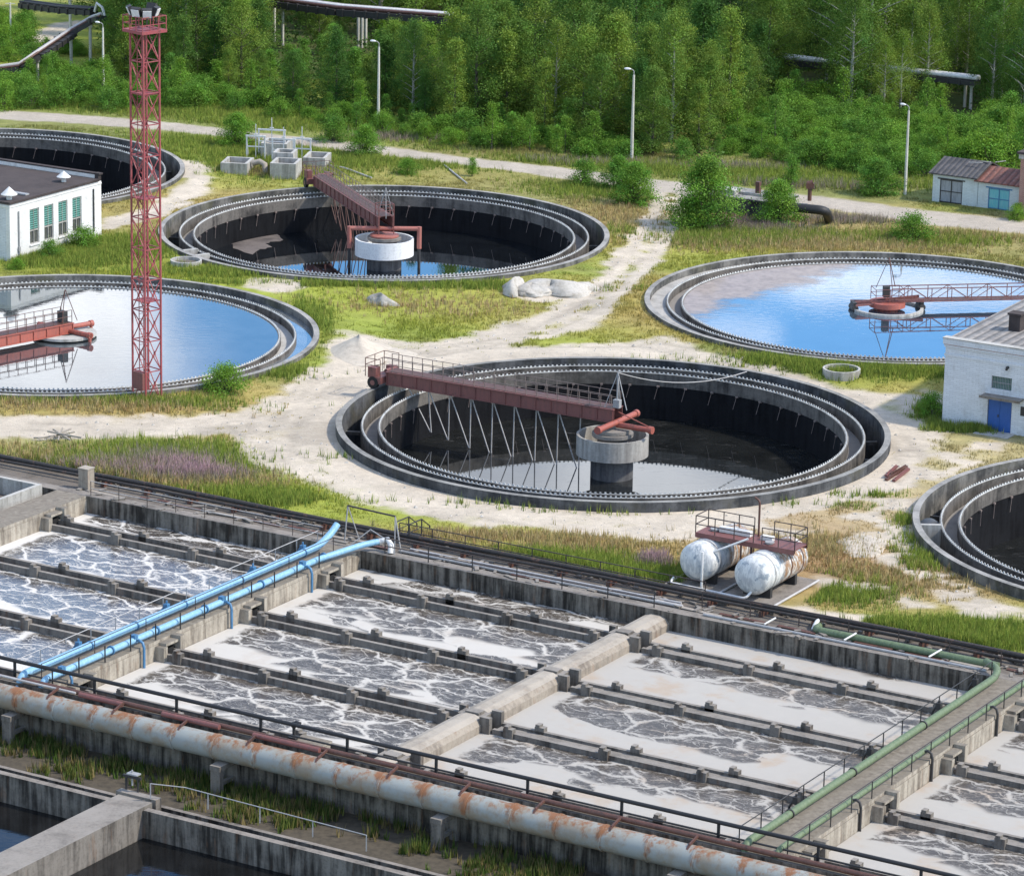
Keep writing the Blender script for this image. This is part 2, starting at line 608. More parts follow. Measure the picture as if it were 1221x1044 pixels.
def leafmat(name, c1, c2, sub=.27, up=False):
    m, t = newmat(name)
    oi = t.new('ShaderNodeObjectInfo')
    at_ = t.new('ShaderNodeAttribute', attribute_name='col')
    base = t.mix(oi.outputs['Random'], c1, c2)
    col = t.mix(1.0, base, at_.outputs['Color'], 'MULTIPLY')
    d = t.new('ShaderNodeBsdfDiffuse', i_Color=col)
    if up:
        nn = t.vmath('NORMALIZE', t.vmath('ADD', t.vmath('MULTIPLY', t.geo.outputs['Normal'], (.45, .45, .45)), (0, 0, 1)))
        t.l.new(nn, d.inputs['Normal'])
    tr = t.new('ShaderNodeBsdfTranslucent', i_Color=t.mix(.5, col, t.mix(1.0, col, (1.25, 1.2, .55), 'MULTIPLY')))
    mx = t.new('ShaderNodeMixShader', i_0=sub)
    t.l.new(d.outputs[0], mx.inputs[1]); t.l.new(tr.outputs[0], mx.inputs[2])
    gl = t.new('ShaderNodeBsdfGlossy', i_Roughness=.5, i_Color=(.8, .8, .8, 1))
    m2 = t.new('ShaderNodeMixShader', i_0=.008)
    t.l.new(mx.outputs[0], m2.inputs[1]); t.l.new(gl.outputs[0], m2.inputs[2])
    t.l.new(m2.outputs[0], t.out.inputs['Surface'])
    return m


MAT['leaf'] = leafmat('tree_leaves', (.19, .285, .05), (.062, .15, .034))
MAT['leaf_bush'] = leafmat('bush_leaves', (.16, .30, .042), (.11, .235, .04))
MAT['leaf_far'] = leafmat('dark_conifer', (.03, .07, .022), (.04, .085, .025))
MAT['blade'] = leafmat('grass_blades', (1, 1, 1), (1, 1, 1), .25, True)


def ground_mat():
    m, t = newmat('ground_soil')
    a = t.new('ShaderNodeAttribute', attribute_name='col')
    n1 = t.noise(t.pos, 1.6, 6, .7)
    n2 = t.noise(t.pos, 7, 4, .7)
    f = t.math('ADD', t.math('MULTIPLY', n1, .6), t.math('MULTIPLY', n2, .4))
    k = t.new('ShaderNodeMapRange', i_Value=f)
    k.inputs[1].default_value = .3; k.inputs[2].default_value = .7
    k.inputs[3].default_value = .72; k.inputs[4].default_value = 1.16
    cc = t.new('ShaderNodeCombineXYZ', i_X=k.outputs[0], i_Y=k.outputs[0], i_Z=k.outputs[0])
    col = t.mix(1.0, a.outputs['Color'], cc.outputs[0], 'MULTIPLY')
    finish(t, col, .95, f, .6, bdist=.12, spec=.2)
    return m


MAT['ground'] = ground_mat()


def sandmat():
    m, t = newmat('pale_sand')
    n1 = t.noise(t.pos, 1.8, 6, .7)
    col = t.mix(t.step(n1, .35, .7), (.54, .475, .385), (.42, .365, .295))
    finish(t, col, .95, n1, .5, bdist=.1)
    return m


MAT['sand'] = sandmat()


def watermat(name, deep, refl=.25, ior=1.6, rough=.02, rip=.05, scum=None, wscale=1.2):
    m, t = newmat(name)
    wv = t.noise(t.scale(t.pos, (1, 2.2, 1)), wscale, 3, .55)
    bp = t.new('ShaderNodeBump', i_Strength=rip, i_Distance=.08, i_Height=wv)
    gl = t.new('ShaderNodeBsdfGlossy', i_Roughness=rough, i_Color=(.93, .96, 1, 1))
    t.l.new(bp.outputs[0], gl.inputs['Normal'])
    n2 = t.noise(t.pos, .35, 5, .65)
    dc = t.mix(t.step(n2, .4, .65), deep, tuple(c * .6 for c in deep))
    df = t.new('ShaderNodeBsdfDiffuse', i_Color=dc)
    fr = t.new('ShaderNodeFresnel', i_IOR=ior)
    f = t.math('ADD', fr.outputs[0], refl, clamp=True)
    if scum:
        f = t.math('MULTIPLY', f, t.math('SUBTRACT', 1, scum(t, df)))
    mx = t.new('ShaderNodeMixShader', i_0=f)
    t.l.new(df.outputs[0], mx.inputs[1]); t.l.new(gl.outputs[0], mx.inputs[2])
    t.l.new(mx.outputs[0], t.out.inputs['Surface'])
    return m


def scum_d(t, df):
    """dry grey scum drifted against the far left wall of the right-hand tank"""
    n = t.noise(t.pos, .22, 5, .6)
    v = t.vmath('SUBTRACT', t.pos, TANKS['D'] + (.3,))
    s = t.vmath('DOT_PRODUCT', v, (-.80, .60, 0))
    k = t.step(t.math('ADD', s, t.math('ADD', t.math('MULTIPLY', t.math('SUBTRACT', n, .5), 9), t.math('MULTIPLY', t.math('SUBTRACT', t.noise(t.scale(t.pos, (.5, 2, 1)), .9, 6, .75), .5), 6))), 8.9, 12.2)
    n2 = t.noise(t.pos, 1.3, 6, .75)
    old = df.inputs[0].links[0].from_socket
    c = t.mix(t.step(n2, .35, .7), (.36, .31, .28), (.25, .215, .20))
    t.put(df.inputs[0], t.mix(k, old, c))
    return t.math('MULTIPLY', k, .9)


def scum_c(t, df):
    """thin film streaks on the dark pool"""
    n = t.noise(t.scale(t.pos, (.5, 1.6, 1)), .8, 6, .75, 1.5)
    k = t.math('MULTIPLY', t.step(n, .56, .70), .55)
    old = df.inputs[0].links[0].from_socket
    t.put(df.inputs[0], t.mix(k, old, (.13, .125, .12)))
    return t.math('MULTIPLY', k, .5)


MAT['water_dark'] = watermat('dark_tank_water', (.016, .017, .016), .07, 1.45, .015, .015, scum_c)
MAT['water_blue'] = watermat('clear_dark_water', (.010, .012, .014), .22, 1.5, .01, .012)
MAT['water_full'] = watermat('clarified_water', (.05, .06, .065), .17, 1.6, .015, .028)
MAT['water_scum'] = watermat('clarified_water_scum', (.03, .06, .09), .34, 1.6, .015, .018, scum_d)
MAT['water_chan'] = watermat('channel_water', (.20, .215, .22), .22, 1.6, .08, .03)
MAT['water_pit'] = watermat('pit_water', (.012, .012, .012), .02, 1.33, .06, .05)


def foammat(name, thr, L, Wd, foam=(.76, .72, .66), tan=.25, refl=-.03):
    """aerated sludge: dark boils of water parted by foam lines; object x runs along the lane, y across"""
    m, t = newmat(name)
    tc = t.new('ShaderNodeTexCoord')
    o = tc.outputs['Object']
    oi = t.new('ShaderNodeObjectInfo')
    off = t.new('ShaderNodeCombineXYZ', i_X=t.math('MULTIPLY', oi.outputs['Random'], 300), i_Y=t.math('MULTIPLY', oi.outputs['Random'], 170))
    p = t.vmath('ADD', o, off.outputs[0])
    wn = t.new('ShaderNodeTexNoise', i_Vector=p, i_Scale=.55, i_Detail=4)
    wv = t.vmath('MULTIPLY', t.vmath('SUBTRACT', wn.outputs['Color'], (.5, .5, .5)), (2.6, 1.9, 0))
    q = t.vmath('ADD', p, wv)
    mp = t.new('ShaderNodeMapping', i_Vector=q)
    mp.inputs['Rotation'].default_value = (0, 0, R(-38))
    mp.inputs['Scale'].default_value = (.22, .46, 0)
    vo = t.new('ShaderNodeTexVoronoi', i_Vector=mp.outputs[0], i_Scale=1.0, feature='DISTANCE_TO_EDGE')
    vc = t.new('ShaderNodeTexVoronoi', i_Vector=mp.outputs[0], i_Scale=1.0, feature='F1')
    mp2 = t.new('ShaderNodeMapping', i_Vector=q)
    mp2.inputs['Rotation'].default_value = (0, 0, R(-50))
    mp2.inputs['Scale'].default_value = (.62, 1.25, 0)
    vf = t.new('ShaderNodeTexVoronoi', i_Vector=mp2.outputs[0], i_Scale=1.0, feature='DISTANCE_TO_EDGE')
    n1 = t.noise(p, 1.1, 5, .7)
    n2 = t.noise(p, 5.5, 4, .75)
    lw = t.math('ADD', t.math('MULTIPLY', n1, .12), -.040)
    line = t.math('SUBTRACT', 1, t.step(t.math('SUBTRACT', t.math('ADD', vo.outputs['Distance'], t.math('MULTIPLY', t.math('SUBTRACT', n2, .5), .10)), lw), -.015, .045))
    lw2 = t.math('MULTIPLY', t.math('SUBTRACT', n1, .47), .22)
    l2 = t.math('SUBTRACT', 1, t.step(t.math('SUBTRACT', t.math('ADD', vf.outputs['Distance'], t.math('MULTIPLY', t.math('SUBTRACT', n2, .5), .12)), lw2), -.02, .05))
    line = t.math('MAXIMUM', line, t.math('MULTIPLY', l2, .8))
    # fine lace: thin crests of a warped noise, strung out along the flow
    mp3 = t.new('ShaderNodeMapping', i_Vector=q)
    mp3.inputs['Rotation'].default_value = (0, 0, R(-42))
    mp3.inputs['Scale'].default_value = (.55, 1.5, 0)
    for sc3, th3, am3 in ((1.0, .05, .62), (2.3, .06, .36)):
        ln = t.noise(mp3.outputs[0], sc3, 3, .55, .6)
        rd_ = t.math('ABSOLUTE', t.math('SUBTRACT', ln, .5))
        l3 = t.math('SUBTRACT', 1, t.step(rd_, th3 * .12, th3 * .5))
        line = t.math('MAXIMUM', line, t.math('MULTIPLY', t.math('MULTIPLY', l3, t.step(n1, .36, .60)), am3))
    xyz = t.new('ShaderNodeSeparateXYZ', i_Vector=o)
    tx = t.math('DIVIDE', xyz.outputs[0], L)
    ty = t.math('DIVIDE', xyz.outputs[1], Wd)
    cr = t.new('ShaderNodeSeparateColor', i_Color=vc.outputs['Color']).outputs[0]
    big = t.noise(p, .16, 3, .5)
    e = t.math('ADD', ty, t.math('MULTIPLY', t.math('SUBTRACT', big, .5), .6))
    e = t.math('ADD', e, t.math('MULTIPLY', t.math('SUBTRACT', cr, .5), .34))
    pres = t.step(e, thr - .04, thr + .04)
    pres = t.math('MULTIPLY', pres, t.math('SUBTRACT', 1, t.step(t.math('ADD', ty, t.math('MULTIPLY', n1, .10)), .97, 1.03)))
    ed = t.math('ADD', t.math('MULTIPLY', n1, .07), 0)
    pres = t.math('MULTIPLY', pres, t.step(t.math('SUBTRACT', tx, ed), .005, .03))
    fo = t.math('MAXIMUM', line, t.math('SUBTRACT', 1, pres))
    speck = t.math('MULTIPLY', t.step(n2, .62, .72), .28)
    fo = t.math('MAXIMUM', fo, speck)
    # foam tint: tan scum in places
    n4 = t.noise(p, .3, 5, .65)
    fc = t.mix(t.math('MULTIPLY', t.step(n4, .5, .68), tan), foam, (.40, .30, .21))
    fc = t.mix(t.math('MULTIPLY', t.step(n1, .4, .7), .22), fc, (.46, .43, .39))
    fd = t.new('ShaderNodeBsdfDiffuse', i_Color=fc)
    bf = t.new('ShaderNodeBump', i_Strength=.25, i_Distance=.06, i_Height=t.math('ADD', fo, t.math('MULTIPLY', n2, .6)))
    t.l.new(bf.outputs[0], fd.inputs['Normal'])
    wb = t.new('ShaderNodeBump', i_Strength=.35, i_Distance=.08, i_Height=t.noise(p, 4.5, 4, .65))
    gl = t.new('ShaderNodeBsdfGlossy', i_Roughness=.09, i_Color=(.9, .95, 1, 1))
    t.l.new(wb.outputs[0], gl.inputs['Normal'])
    dk = t.new('ShaderNodeBsdfDiffuse', i_Color=t.mix(t.step(n2, .4, .65), (.098, .082, .066), (.048, .041, .035)))
    fr = t.new('ShaderNodeFresnel', i_IOR=1.29)
    wx = t.new('ShaderNodeMixShader', i_0=t.math('ADD', fr.outputs[0], refl))
    t.l.new(dk.outputs[0], wx.inputs[1]); t.l.new(gl.outputs[0], wx.inputs[2])
    mx = t.new('ShaderNodeMixShader', i_0=fo)
    t.l.new(wx.outputs[0], mx.inputs[1]); t.l.new(fd.outputs[0], mx.inputs[2])
    t.l.new(mx.outputs[0], t.out.inputs['Surface'])
    return m
# ------------------------------------------------------------------ ground
def poly(pts):
    return np.array([[*at(x, y)[:2]] for x, y in pts])


def sdist(P, x, y):
    """signed distance to polygon, negative inside (metres)"""
    d = np.full(x.shape, 1e9)
    ins = np.zeros(x.shape, bool)
    n = len(P)
    for i in range(n):
        ax, ay = P[i]
        bx, by = P[(i + 1) % n]
        ex, ey = bx - ax, by - ay
        t = np.clip(((x - ax) * ex + (y - ay) * ey) / (ex * ex + ey * ey + 1e-9), 0, 1)
        d = np.minimum(d, np.hypot(x - ax - t * ex, y - ay - t * ey))
        c = ((ay > y) != (by > y)) & (x < (bx - ax) * (y - ay) / (by - ay + 1e-12) + ax)
        ins ^= c
    return np.where(ins, -d, d)


SAND = [poly(p) for p in [
    # track down from the road, the junction and the sandy yard round the centre tank
    [(778, 245), (812, 246), (800, 270), (786, 292), (768, 322), (742, 350), (735, 365), (700, 388), (668, 398), (640, 404), (615, 412), (700, 412),
     (790, 409), (850, 424), (940, 448), (985, 462), (1040, 470), (1098, 474), (1106, 500), (1112, 520), (1140, 540), (1175, 523), (1205, 522), (1190, 545), (1150, 560), (1110, 575),
     (1088, 600), (1086, 640), (1120, 676), (1160, 705), (1221, 738), (1240, 760), (1190, 742), (1130, 716), (1085, 690), (1055, 660), (1040, 640),
     (1000, 632), (960, 640), (900, 630), (820, 640), (760, 648), (700, 640), (640, 630), (560, 624), (500, 614), (440, 600), (400, 584), (350, 566), (312, 553),
     (285, 538), (304, 528), (280, 517), (200, 518), (100, 521), (-30, 519), (-30, 497), (100, 499), (200, 499), (285, 491), (312, 478), (352, 462),
     (392, 440), (402, 418), (416, 402), (445, 404), (500, 410), (556, 402), (602, 391), (656, 371), (702, 344), (722, 322), (746, 296), (764, 268)],
    # patch right of the far left tank, path along it
    [(218, 222), (240, 215), (250, 232), (218, 250), (190, 262), (130, 275), (122, 262), (190, 246)],
    [(190, 190), (232, 198), (250, 205), (240, 220), (216, 214), (208, 196)],
    # bare patches
    [(310, 338), (348, 340), (356, 347), (330, 352), (308, 346)],
    [(955, 690), (1000, 682), (1060, 700), (1110, 724), (1060, 722), (1000, 706)],
    [(850, 724), (960, 716), (1060, 742), (1055, 750), (960, 740), (860, 738)],
    [(1110, 468), (1160, 480), (1170, 505), (1130, 512), (1108, 500)],
    [(600, 352), (640, 340), (700, 344), (690, 354), (640, 358)],
    [(40, 42), (70, 28), (92, 26), (70, 44), (48, 56), (36, 54)],
]]
ROAD = poly([(-60, 130), (0, 133), (84, 138), (188, 146), (252, 153), (310, 160), (380, 167), (430, 172), (477, 179), (568, 191), (685, 203), (779, 216), (815, 219),
             (880, 225), (972, 235), (1033, 243), (1113, 253), (1221, 265), (1300, 274), (1300, 288), (1221, 277), (1113, 267), (992, 248), (900, 238), (815, 231), (778, 226),
             (679, 213), (618, 203), (477, 186), (430, 180), (380, 174), (310, 167), (248, 160), (188, 154), (100, 146), (0, 141), (-60, 139)])


def ground_z(x, y):
    z = np.zeros_like(x)
    for k in 'ABDE':
        r = np.hypot(x - TANKS[k][0], y - TANKS[k][1])
        z = np.maximum(z, .36 * (1 - sstep(r, 20.8, 26.5)))
    return z + (fbm(x, y, 3.0, 5) - .5) * .10


RUT = poly([(800, 222), (801, 240), (790, 268), (768, 302), (744, 332), (716, 358), (684, 380), (640, 398)])


def masks(x, y):
    n1 = fbm(x, y, 6, 1, 5)
    n2 = fbm(x, y, 1.3, 9, 4)
    d = np.full(x.shape, 1e9)
    for P in SAND:
        d = np.minimum(d, sdist(P, x, y))
    road = sdist(ROAD, x, y)
    rough = (n1 - .5) * 3.4 + (n2 - .5) * 2.0 - .2
    sand = sstep(-(d + rough), -.55, .5)
    rd = sstep(-(road - .5 + (n2 - .5) * 1.0 + (n1 - .5) * .6), -.4, .3)
    sp = fbm(x, y, 2.6, 301, 4)
    xr = sstep(x, 8, 22) * (1 - sstep(y, 262, 280))
    sand = sand * (1 - (.16 + .69 * xr) * sstep(sp, .60 - .14 * xr, .70 - .12 * xr))
    # grassy strip between the two wheel ruts of the track
    for (xa, ya), (xb, yb) in zip(RUT[:-1], RUT[1:]):
        ex, ey = xb - xa, yb - ya
        tt = np.clip(((x - xa) * ex + (y - ya) * ey) / (ex * ex + ey * ey), 0, 1)
        dd = np.hypot(x - xa - tt * ex, y - ya - tt * ey)
        sand = sand * (1 - .6 * sstep(-(dd + (n2 - .5) * 1.6), -.75, -.25) * sstep(n1, .3, .5))
    for (xa, ya), (xb, yb) in zip(RUT[:-1], RUT[1:]):
        ex, ey = xb - xa, yb - ya
        tt = np.clip(((x - xa) * ex + (y - ya) * ey) / (ex * ex + ey * ey), 0, 1)
        dd = np.hypot(x - xa - tt * ex, y - ya - tt * ey) + (n2 - .5) * .7
        sand = np.maximum(sand, sstep(-np.abs(dd - 1.15), -.85, -.45))
    # ring of bare ground hugging the centre tank
    cx, cy = TANKS['C']
    rc = np.hypot(x - cx, y - cy)
    sand = np.maximum(sand, sstep(-(np.abs(rc - 20.8) - 2.0 + rough * .5), -.4, .5))
    # grass strip in the middle of the wheel track
    return np.clip(sand, 0, 1), np.clip(rd, 0, 1)


GREEN, LIME, OCHRE, DRY, OLIVE, DARK, RUSSET = [np.array(c) for c in
    [(.19, .25, .045), (.30, .335, .05), (.40, .295, .105), (.46, .375, .19), (.235, .225, .085), (.06, .10, .02), (.37, .225, .11)]]
BLOBS = [  # (px, py, radius along view x, radius in depth, colour, weight)
    (90, 490, 14, 4, OCHRE, .8), (230, 475, 9, 4, OCHRE, .6), (60, 540, 12, 5, DRY, .5), (160, 540, 7, 4, GREEN, .8), (220, 555, 7, 4, OLIVE, .7), (330, 590, 9, 5, LIME, 1.2),
    (410, 600, 6, 3, LIME, 1), (300, 520, 6, 3, OCHRE, .6), (520, 640, 7, 3, OCHRE, .7), (600, 635, 8, 3, LIME, 1), (700, 655, 6, 4, OCHRE, .8), (660, 668, 5, 3, GREEN, .9),
    (770, 680, 6, 4, OCHRE, .9), (960, 655, 7, 5, RUSSET, 1.2), (1030, 690, 9, 6, RUSSET, 1.0), (1000, 710, 6, 4, OLIVE, .7), (1130, 745, 10, 4, LIME, 1.2), (1090, 650, 3, 6, OLIVE, .8), (1000, 650, 9, 9, RUSSET, 1.6), (1060, 610, 7, 8, DRY, 1.2), (940, 715, 8, 3, OCHRE, 1.2), (1150, 560, 6, 8, DRY, 1.0), (880, 640, 8, 3, DRY, 1.0),
    (1150, 690, 8, 3, OLIVE, .6), (480, 360, 12, 7, LIME, 1.3), (420, 345, 10, 7, LIME, 1.3), (560, 365, 9, 5, OCHRE, .6), (350, 380, 8, 12, LIME, 1.1), (620, 345, 10, 3, OCHRE, .5), (420, 390, 6, 4, GREEN, .5),
    (720, 385, 7, 5, OCHRE, .8), (690, 400, 5, 4, LIME, .9), (790, 370, 3, 10, OCHRE, .9), (900, 435, 12, 3, OLIVE, .6), (1040, 450, 12, 4, LIME, .7), (1110, 465, 5, 4, OCHRE, .6),
    (960, 280, 20, 8, OCHRE, 1.0), (830, 300, 8, 8, LIME, .7), (1150, 285, 12, 7, OLIVE, .8), (1080, 275, 14, 5, DRY, .5), (740, 265, 6, 10, OCHRE, .8), (640, 215, 18, 9, OLIVE, .8), (540, 205, 14, 9, OCHRE, .7),
    (700, 240, 8, 9, OLIVE, .9), (560, 195, 18, 3, GREEN, .8), (330, 205, 12, 8, LIME, .8), (250, 180, 10, 10, GREEN, .9), (250, 240, 6, 8, OCHRE, .8), (150, 285, 8, 9, OCHRE, .8), (90, 290, 10, 7, GREEN, 1.1), (300, 330, 14, 5, LIME, 1.3), (200, 315, 12, 5, LIME, 1.0),
    (640, 185, 24, 4, OLIVE, .8), (900, 215, 30, 6, GREEN, .6), (1000, 222, 14, 5, OLIVE, .7), (120, 148, 20, 6, OLIVE, .9), (250, 120, 30, 16, GREEN, .8), (60, 50, 12, 26, LIME, .6)]


def grass_colour(x, y):
    n = fbm(x, y, 4.5, 31, 4)[:, None]
    n2 = fbm(x, y, 1.2, 57, 3)[:, None]
    c = GREEN * (1 - sstep(n, .35, .65)) + OLIVE * sstep(n, .35, .65)
    c = c * (1 - .45 * sstep(n2, .5, .75)) + OCHRE * .45 * sstep(n2, .5, .75)
    wt = np.full((len(x), 1), .55)
    acc = c * wt
    for px, py, rx, ry, col, k in BLOBS:
        g = at(px, py)
        wv = 3.2 * k * np.exp(-(((x - g.x) / rx) ** 2 + ((y - g.y) / ry) ** 2))[:, None] * (.4 + 1.2 * n2)
        acc = acc + wv * col
        wt = wt + wv
    c = acc / wt
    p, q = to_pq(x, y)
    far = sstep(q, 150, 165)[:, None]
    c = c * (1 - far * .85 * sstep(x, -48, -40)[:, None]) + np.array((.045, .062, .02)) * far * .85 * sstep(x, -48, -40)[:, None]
    v = fbm(x, y, .9, 77, 3)[:, None]
    return c * (.72 + .56 * v)


SAND_C = np.array((.55, .475, .375))
ROAD_C = np.array((.44, .385, .315))
gs = .42
pp, qq = np.meshgrid(np.arange(-215, 76, gs), np.concatenate([[17.9], np.arange(18.2, 275, gs)]))
gx = OX + pp * PX - qq * PY
gy = OY + pp * PY + qq * PX
for tx, ty in TANKS.values():            # pull the cut edge of each tank's hole onto a true circle
    r = np.hypot(gx - tx, gy - ty)
    f = np.where((r < 19.85) & (r > 18.6), 19.85 / np.maximum(r, .1), 1)
    gx = tx + (gx - tx) * f
    gy = ty + (gy - ty) * f
gz = ground_z(gx, gy)
sm, rm = masks(gx, gy)
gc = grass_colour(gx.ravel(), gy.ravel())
var = (.80 + .40 * fbm(gx, gy, 2.2, 91, 4)).ravel()[:, None]
damp = sstep(fbm(gx, gy, 7, 140, 4), .55, .75).ravel()[:, None]
# wheel ruts pressed into the sand
ruts = np.zeros_like(gx)
for line in ([(-20, 508), (120, 510), (280, 505), (340, 540), (400, 580), (500, 608), (640, 634), (780, 645)], [(330, 545), (350, 480), (410, 436), (520, 420), (640, 400), (724, 352), (797, 252)], [(350, 500), (420, 425), (560, 412), (760, 410), (900, 438), (1020, 476), (1085, 540), (1070, 610), (980, 640), (860, 640)], [(1100, 560), (1090, 640), (1150, 705), (1230, 745)], [(300, 530), (360, 455), (430, 445), (470, 424)]):
    Lw = poly(line)
    for (xa, ya), (xb, yb) in zip(Lw[:-1], Lw[1:]):
        ex, ey = xb - xa, yb - ya
        tt = np.clip(((gx - xa) * ex + (gy - ya) * ey) / (ex * ex + ey * ey), 0, 1)
        dd = np.hypot(gx - xa - tt * ex + (fbm(gx, gy, 9, 411) - .5) * 2.2, gy - ya - tt * ey)
        ruts = np.maximum(ruts, np.exp(-((dd - .85) / .28) ** 2) * (fbm(gx, gy, 3.3, 421) > .42))
gz -= .05 * ruts * sm
sc_ = SAND_C * var * (1 - .22 * damp) * (1 - .20 * ruts.ravel()[:, None])
smr, rmr = sm.ravel()[:, None], rm.ravel()[:, None]
gcol = gc * (1 - smr) + sc_ * smr
gcol = gcol * (1 - rmr) + ROAD_C * var * rmr
NR, NC = gx.shape
idx = np.arange(NR * NC).reshape(NR, NC)
quads = np.stack([idx[:-1, :-1], idx[:-1, 1:], idx[1:, 1:], idx[1:, :-1]], -1).reshape(-1, 4)
ok = np.ones(len(quads), bool)
for tx, ty in TANKS.values():
    r = np.hypot(gx - tx, gy - ty).ravel()
    ok &= ~(r[quads] < 19.9).all(1)
quads = quads[ok]
sq = smr.ravel()[quads].mean(1) > .5
rq = rmr.ravel()[quads].mean(1) > .5
V = np.stack([gx.ravel(), gy.ravel(), gz.ravel()], 1)


def sub_mesh(name, sel):
    q = quads[sel]
    u, inv = np.unique(q, return_inverse=True)
    me = np_mesh(name, V[u], inv.reshape(-1, 4), MAT['ground'], gcol[u], smooth=True)
    return tag(link(name, me), kind='structure')


sub_mesh('ground', ~sq & ~rq)
sub_mesh('sandy_track', sq & ~rq)
sub_mesh('dirt_road', rq)
# land beyond the detailed patch, out to the horizon
p0_, p1_, q0_, q1_ = pp.min(), pp.max(), 17.9, qq.max()
ob = MB()
for a, b, c, d in ((-4000, p0_, q0_, 7000), (p1_, 4000, q0_, 7000), (p0_, p1_, q1_, 7000)):
    ob.add([pq(a, c, -.02), pq(b, c, -.02), pq(b, d, -.02), pq(a, d, -.02)], [(0, 1, 2, 3)])
tag(ob.obj('terrain', plain('far_soil', (.06, .085, .03), .95), fix=False), kind='structure')


# ------------------------------------------------------------------ grass and weeds (nobody could count it)
def blades(name, x, y, hgt, wid, col, lean=.35, per=3, z=None, tip=None):
    N = len(x)
    z = ground_z(x, y) if z is None else z
    X = np.repeat(x, per) + rng.normal(0, .10, N * per)
    Y = np.repeat(y, per) + rng.normal(0, .10, N * per)
    Z = np.repeat(z, per) - .03
    H = np.repeat(hgt, per) * rng.uniform(.55, 1.15, N * per)
    Wd = np.repeat(wid, per) * rng.uniform(.7, 1.3, N * per)
    a = rng.uniform(0, math.pi, N * per)
    dx, dy = np.cos(a) * Wd / 2, np.sin(a) * Wd / 2
    b = rng.uniform(0, 2 * math.pi, N * per)
    lx, ly = np.cos(b) * H * lean * rng.uniform(.2, 1, N * per), np.sin(b) * H * lean * rng.uniform(.2, 1, N * per)
    Vb = np.empty((N * per, 3, 3), np.float32)
    Vb[:, 0] = np.stack([X - dx, Y - dy, Z], 1)
    Vb[:, 1] = np.stack([X + dx, Y + dy, Z], 1)
    Vb[:, 2] = np.stack([X + lx, Y + ly, Z + H], 1)
    C = np.repeat(col, per, 0) * rng.uniform(.75, 1.3, (N * per, 1))
    C3 = np.repeat(C[:, None, :], 3, 1)
    if tip is not None:
        C3[:, 2, :] = C3[:, 2, :] * .4 + np.array(tip) * .6
    F = np.arange(N * per * 3).reshape(-1, 3)
    return np_mesh(name, Vb.reshape(-1, 3), F, MAT['blade'], C3.reshape(-1, 3))


def scatter(n, q0=18.2, q1=160):
    y = 212 + (465 - 212) * rng.random(n) ** 1.0
    x = (rng.random(n) * 2 - 1) * (y * .1366 + 6)
    keep = rng.random(n) < (y * .1366 + 6) / (465 * .1366 + 6)
    x, y = x[keep], y[keep]
    p, q = to_pq(x, y)
    k = (q > q0) & (q < q1)
    for tx, ty in TANKS.values():
        k &= np.hypot(x - tx, y - ty) > 20.15
    for b in NOGRASS:
        k &= ~((p > b[0]) & (p < b[1]) & (q > b[2]) & (q < b[3]))
    return x[k], y[k]


NOGRASS = [(-140, -90, 66.5, 80), (-1.7, 40, 64.3, 84), (-36.2, -27, 137, 143), (1.5, 9.5, 17.5, 26)]
x, y = scatter(520000)
s1, r1 = masks(x, y)
tall = fbm(x, y, 7, 201, 4)
tuft = fbm(x, y, 1.4, 222, 3)
dens = (1 - s1) * (1 - r1) * sstep(tuft + (tall - .5) * .6, .27, .50)
dens = np.maximum(dens, .012 * s1)
k = rng.random(len(x)) < dens
x, y, tall, tuft, s1 = x[k], y[k], tall[k], tuft[k], s1[k]
gcl = grass_colour(x, y)
# flattened dead stems and lush green tufts
rdd = sdist(ROAD, x, y)
h = (.11 + .26 * sstep(tall, .35, .75)) * (.35 + .65 * sstep(rdd, .5, 4)) * (.7 + .6 * tuft) * (1 - .5 * s1)
gcl = gcl * 1.18
tag(link('grass', blades('grass', x, y, h, np.full(len(x), .06), gcl, per=4)), kind='stuff')


def weed_patch(name, spots, n, h, cols, tip=None, wid=.055, per=5):
    xs, ys, hs, cs = [], [], [], []
    for px, py, rx, ry, dn in spots:
        g = at(px, py)
        m = int(n * dn)
        a = rng.normal(0, .55, (m, 2))
        xs.append(g.x + a[:, 0] * rx)
        ys.append(g.y + a[:, 1] * ry)
        hs.append(h * rng.uniform(.6, 1.2, m))
        cs.append(np.array(cols)[rng.integers(0, len(cols), m)])
    x, y, hh, c = [np.concatenate(v) for v in (xs, ys, hs, cs)]
    p, q = to_pq(x, y)
    k = q > 18.3
    for tx, ty in TANKS.values():
        k &= np.hypot(x - tx, y - ty) > 20.2
    for b in NOGRASS:
        k &= ~((p > b[0]) & (p < b[1]) & (q > b[2]) & (q < b[3]))
    s_, r_ = masks(x, y)
    k &= rng.random(len(x)) > np.maximum(s_ * .93, r_)
    k &= sdist(ROAD, x, y) > rng.uniform(.6, 2.8, len(x))
    x, y, hh, c = x[k], y[k], hh[k], c[k]
    return tag(link(name, blades(name, x, y, hh, np.full(len(x), wid), c, per=per, tip=tip)), kind='stuff')


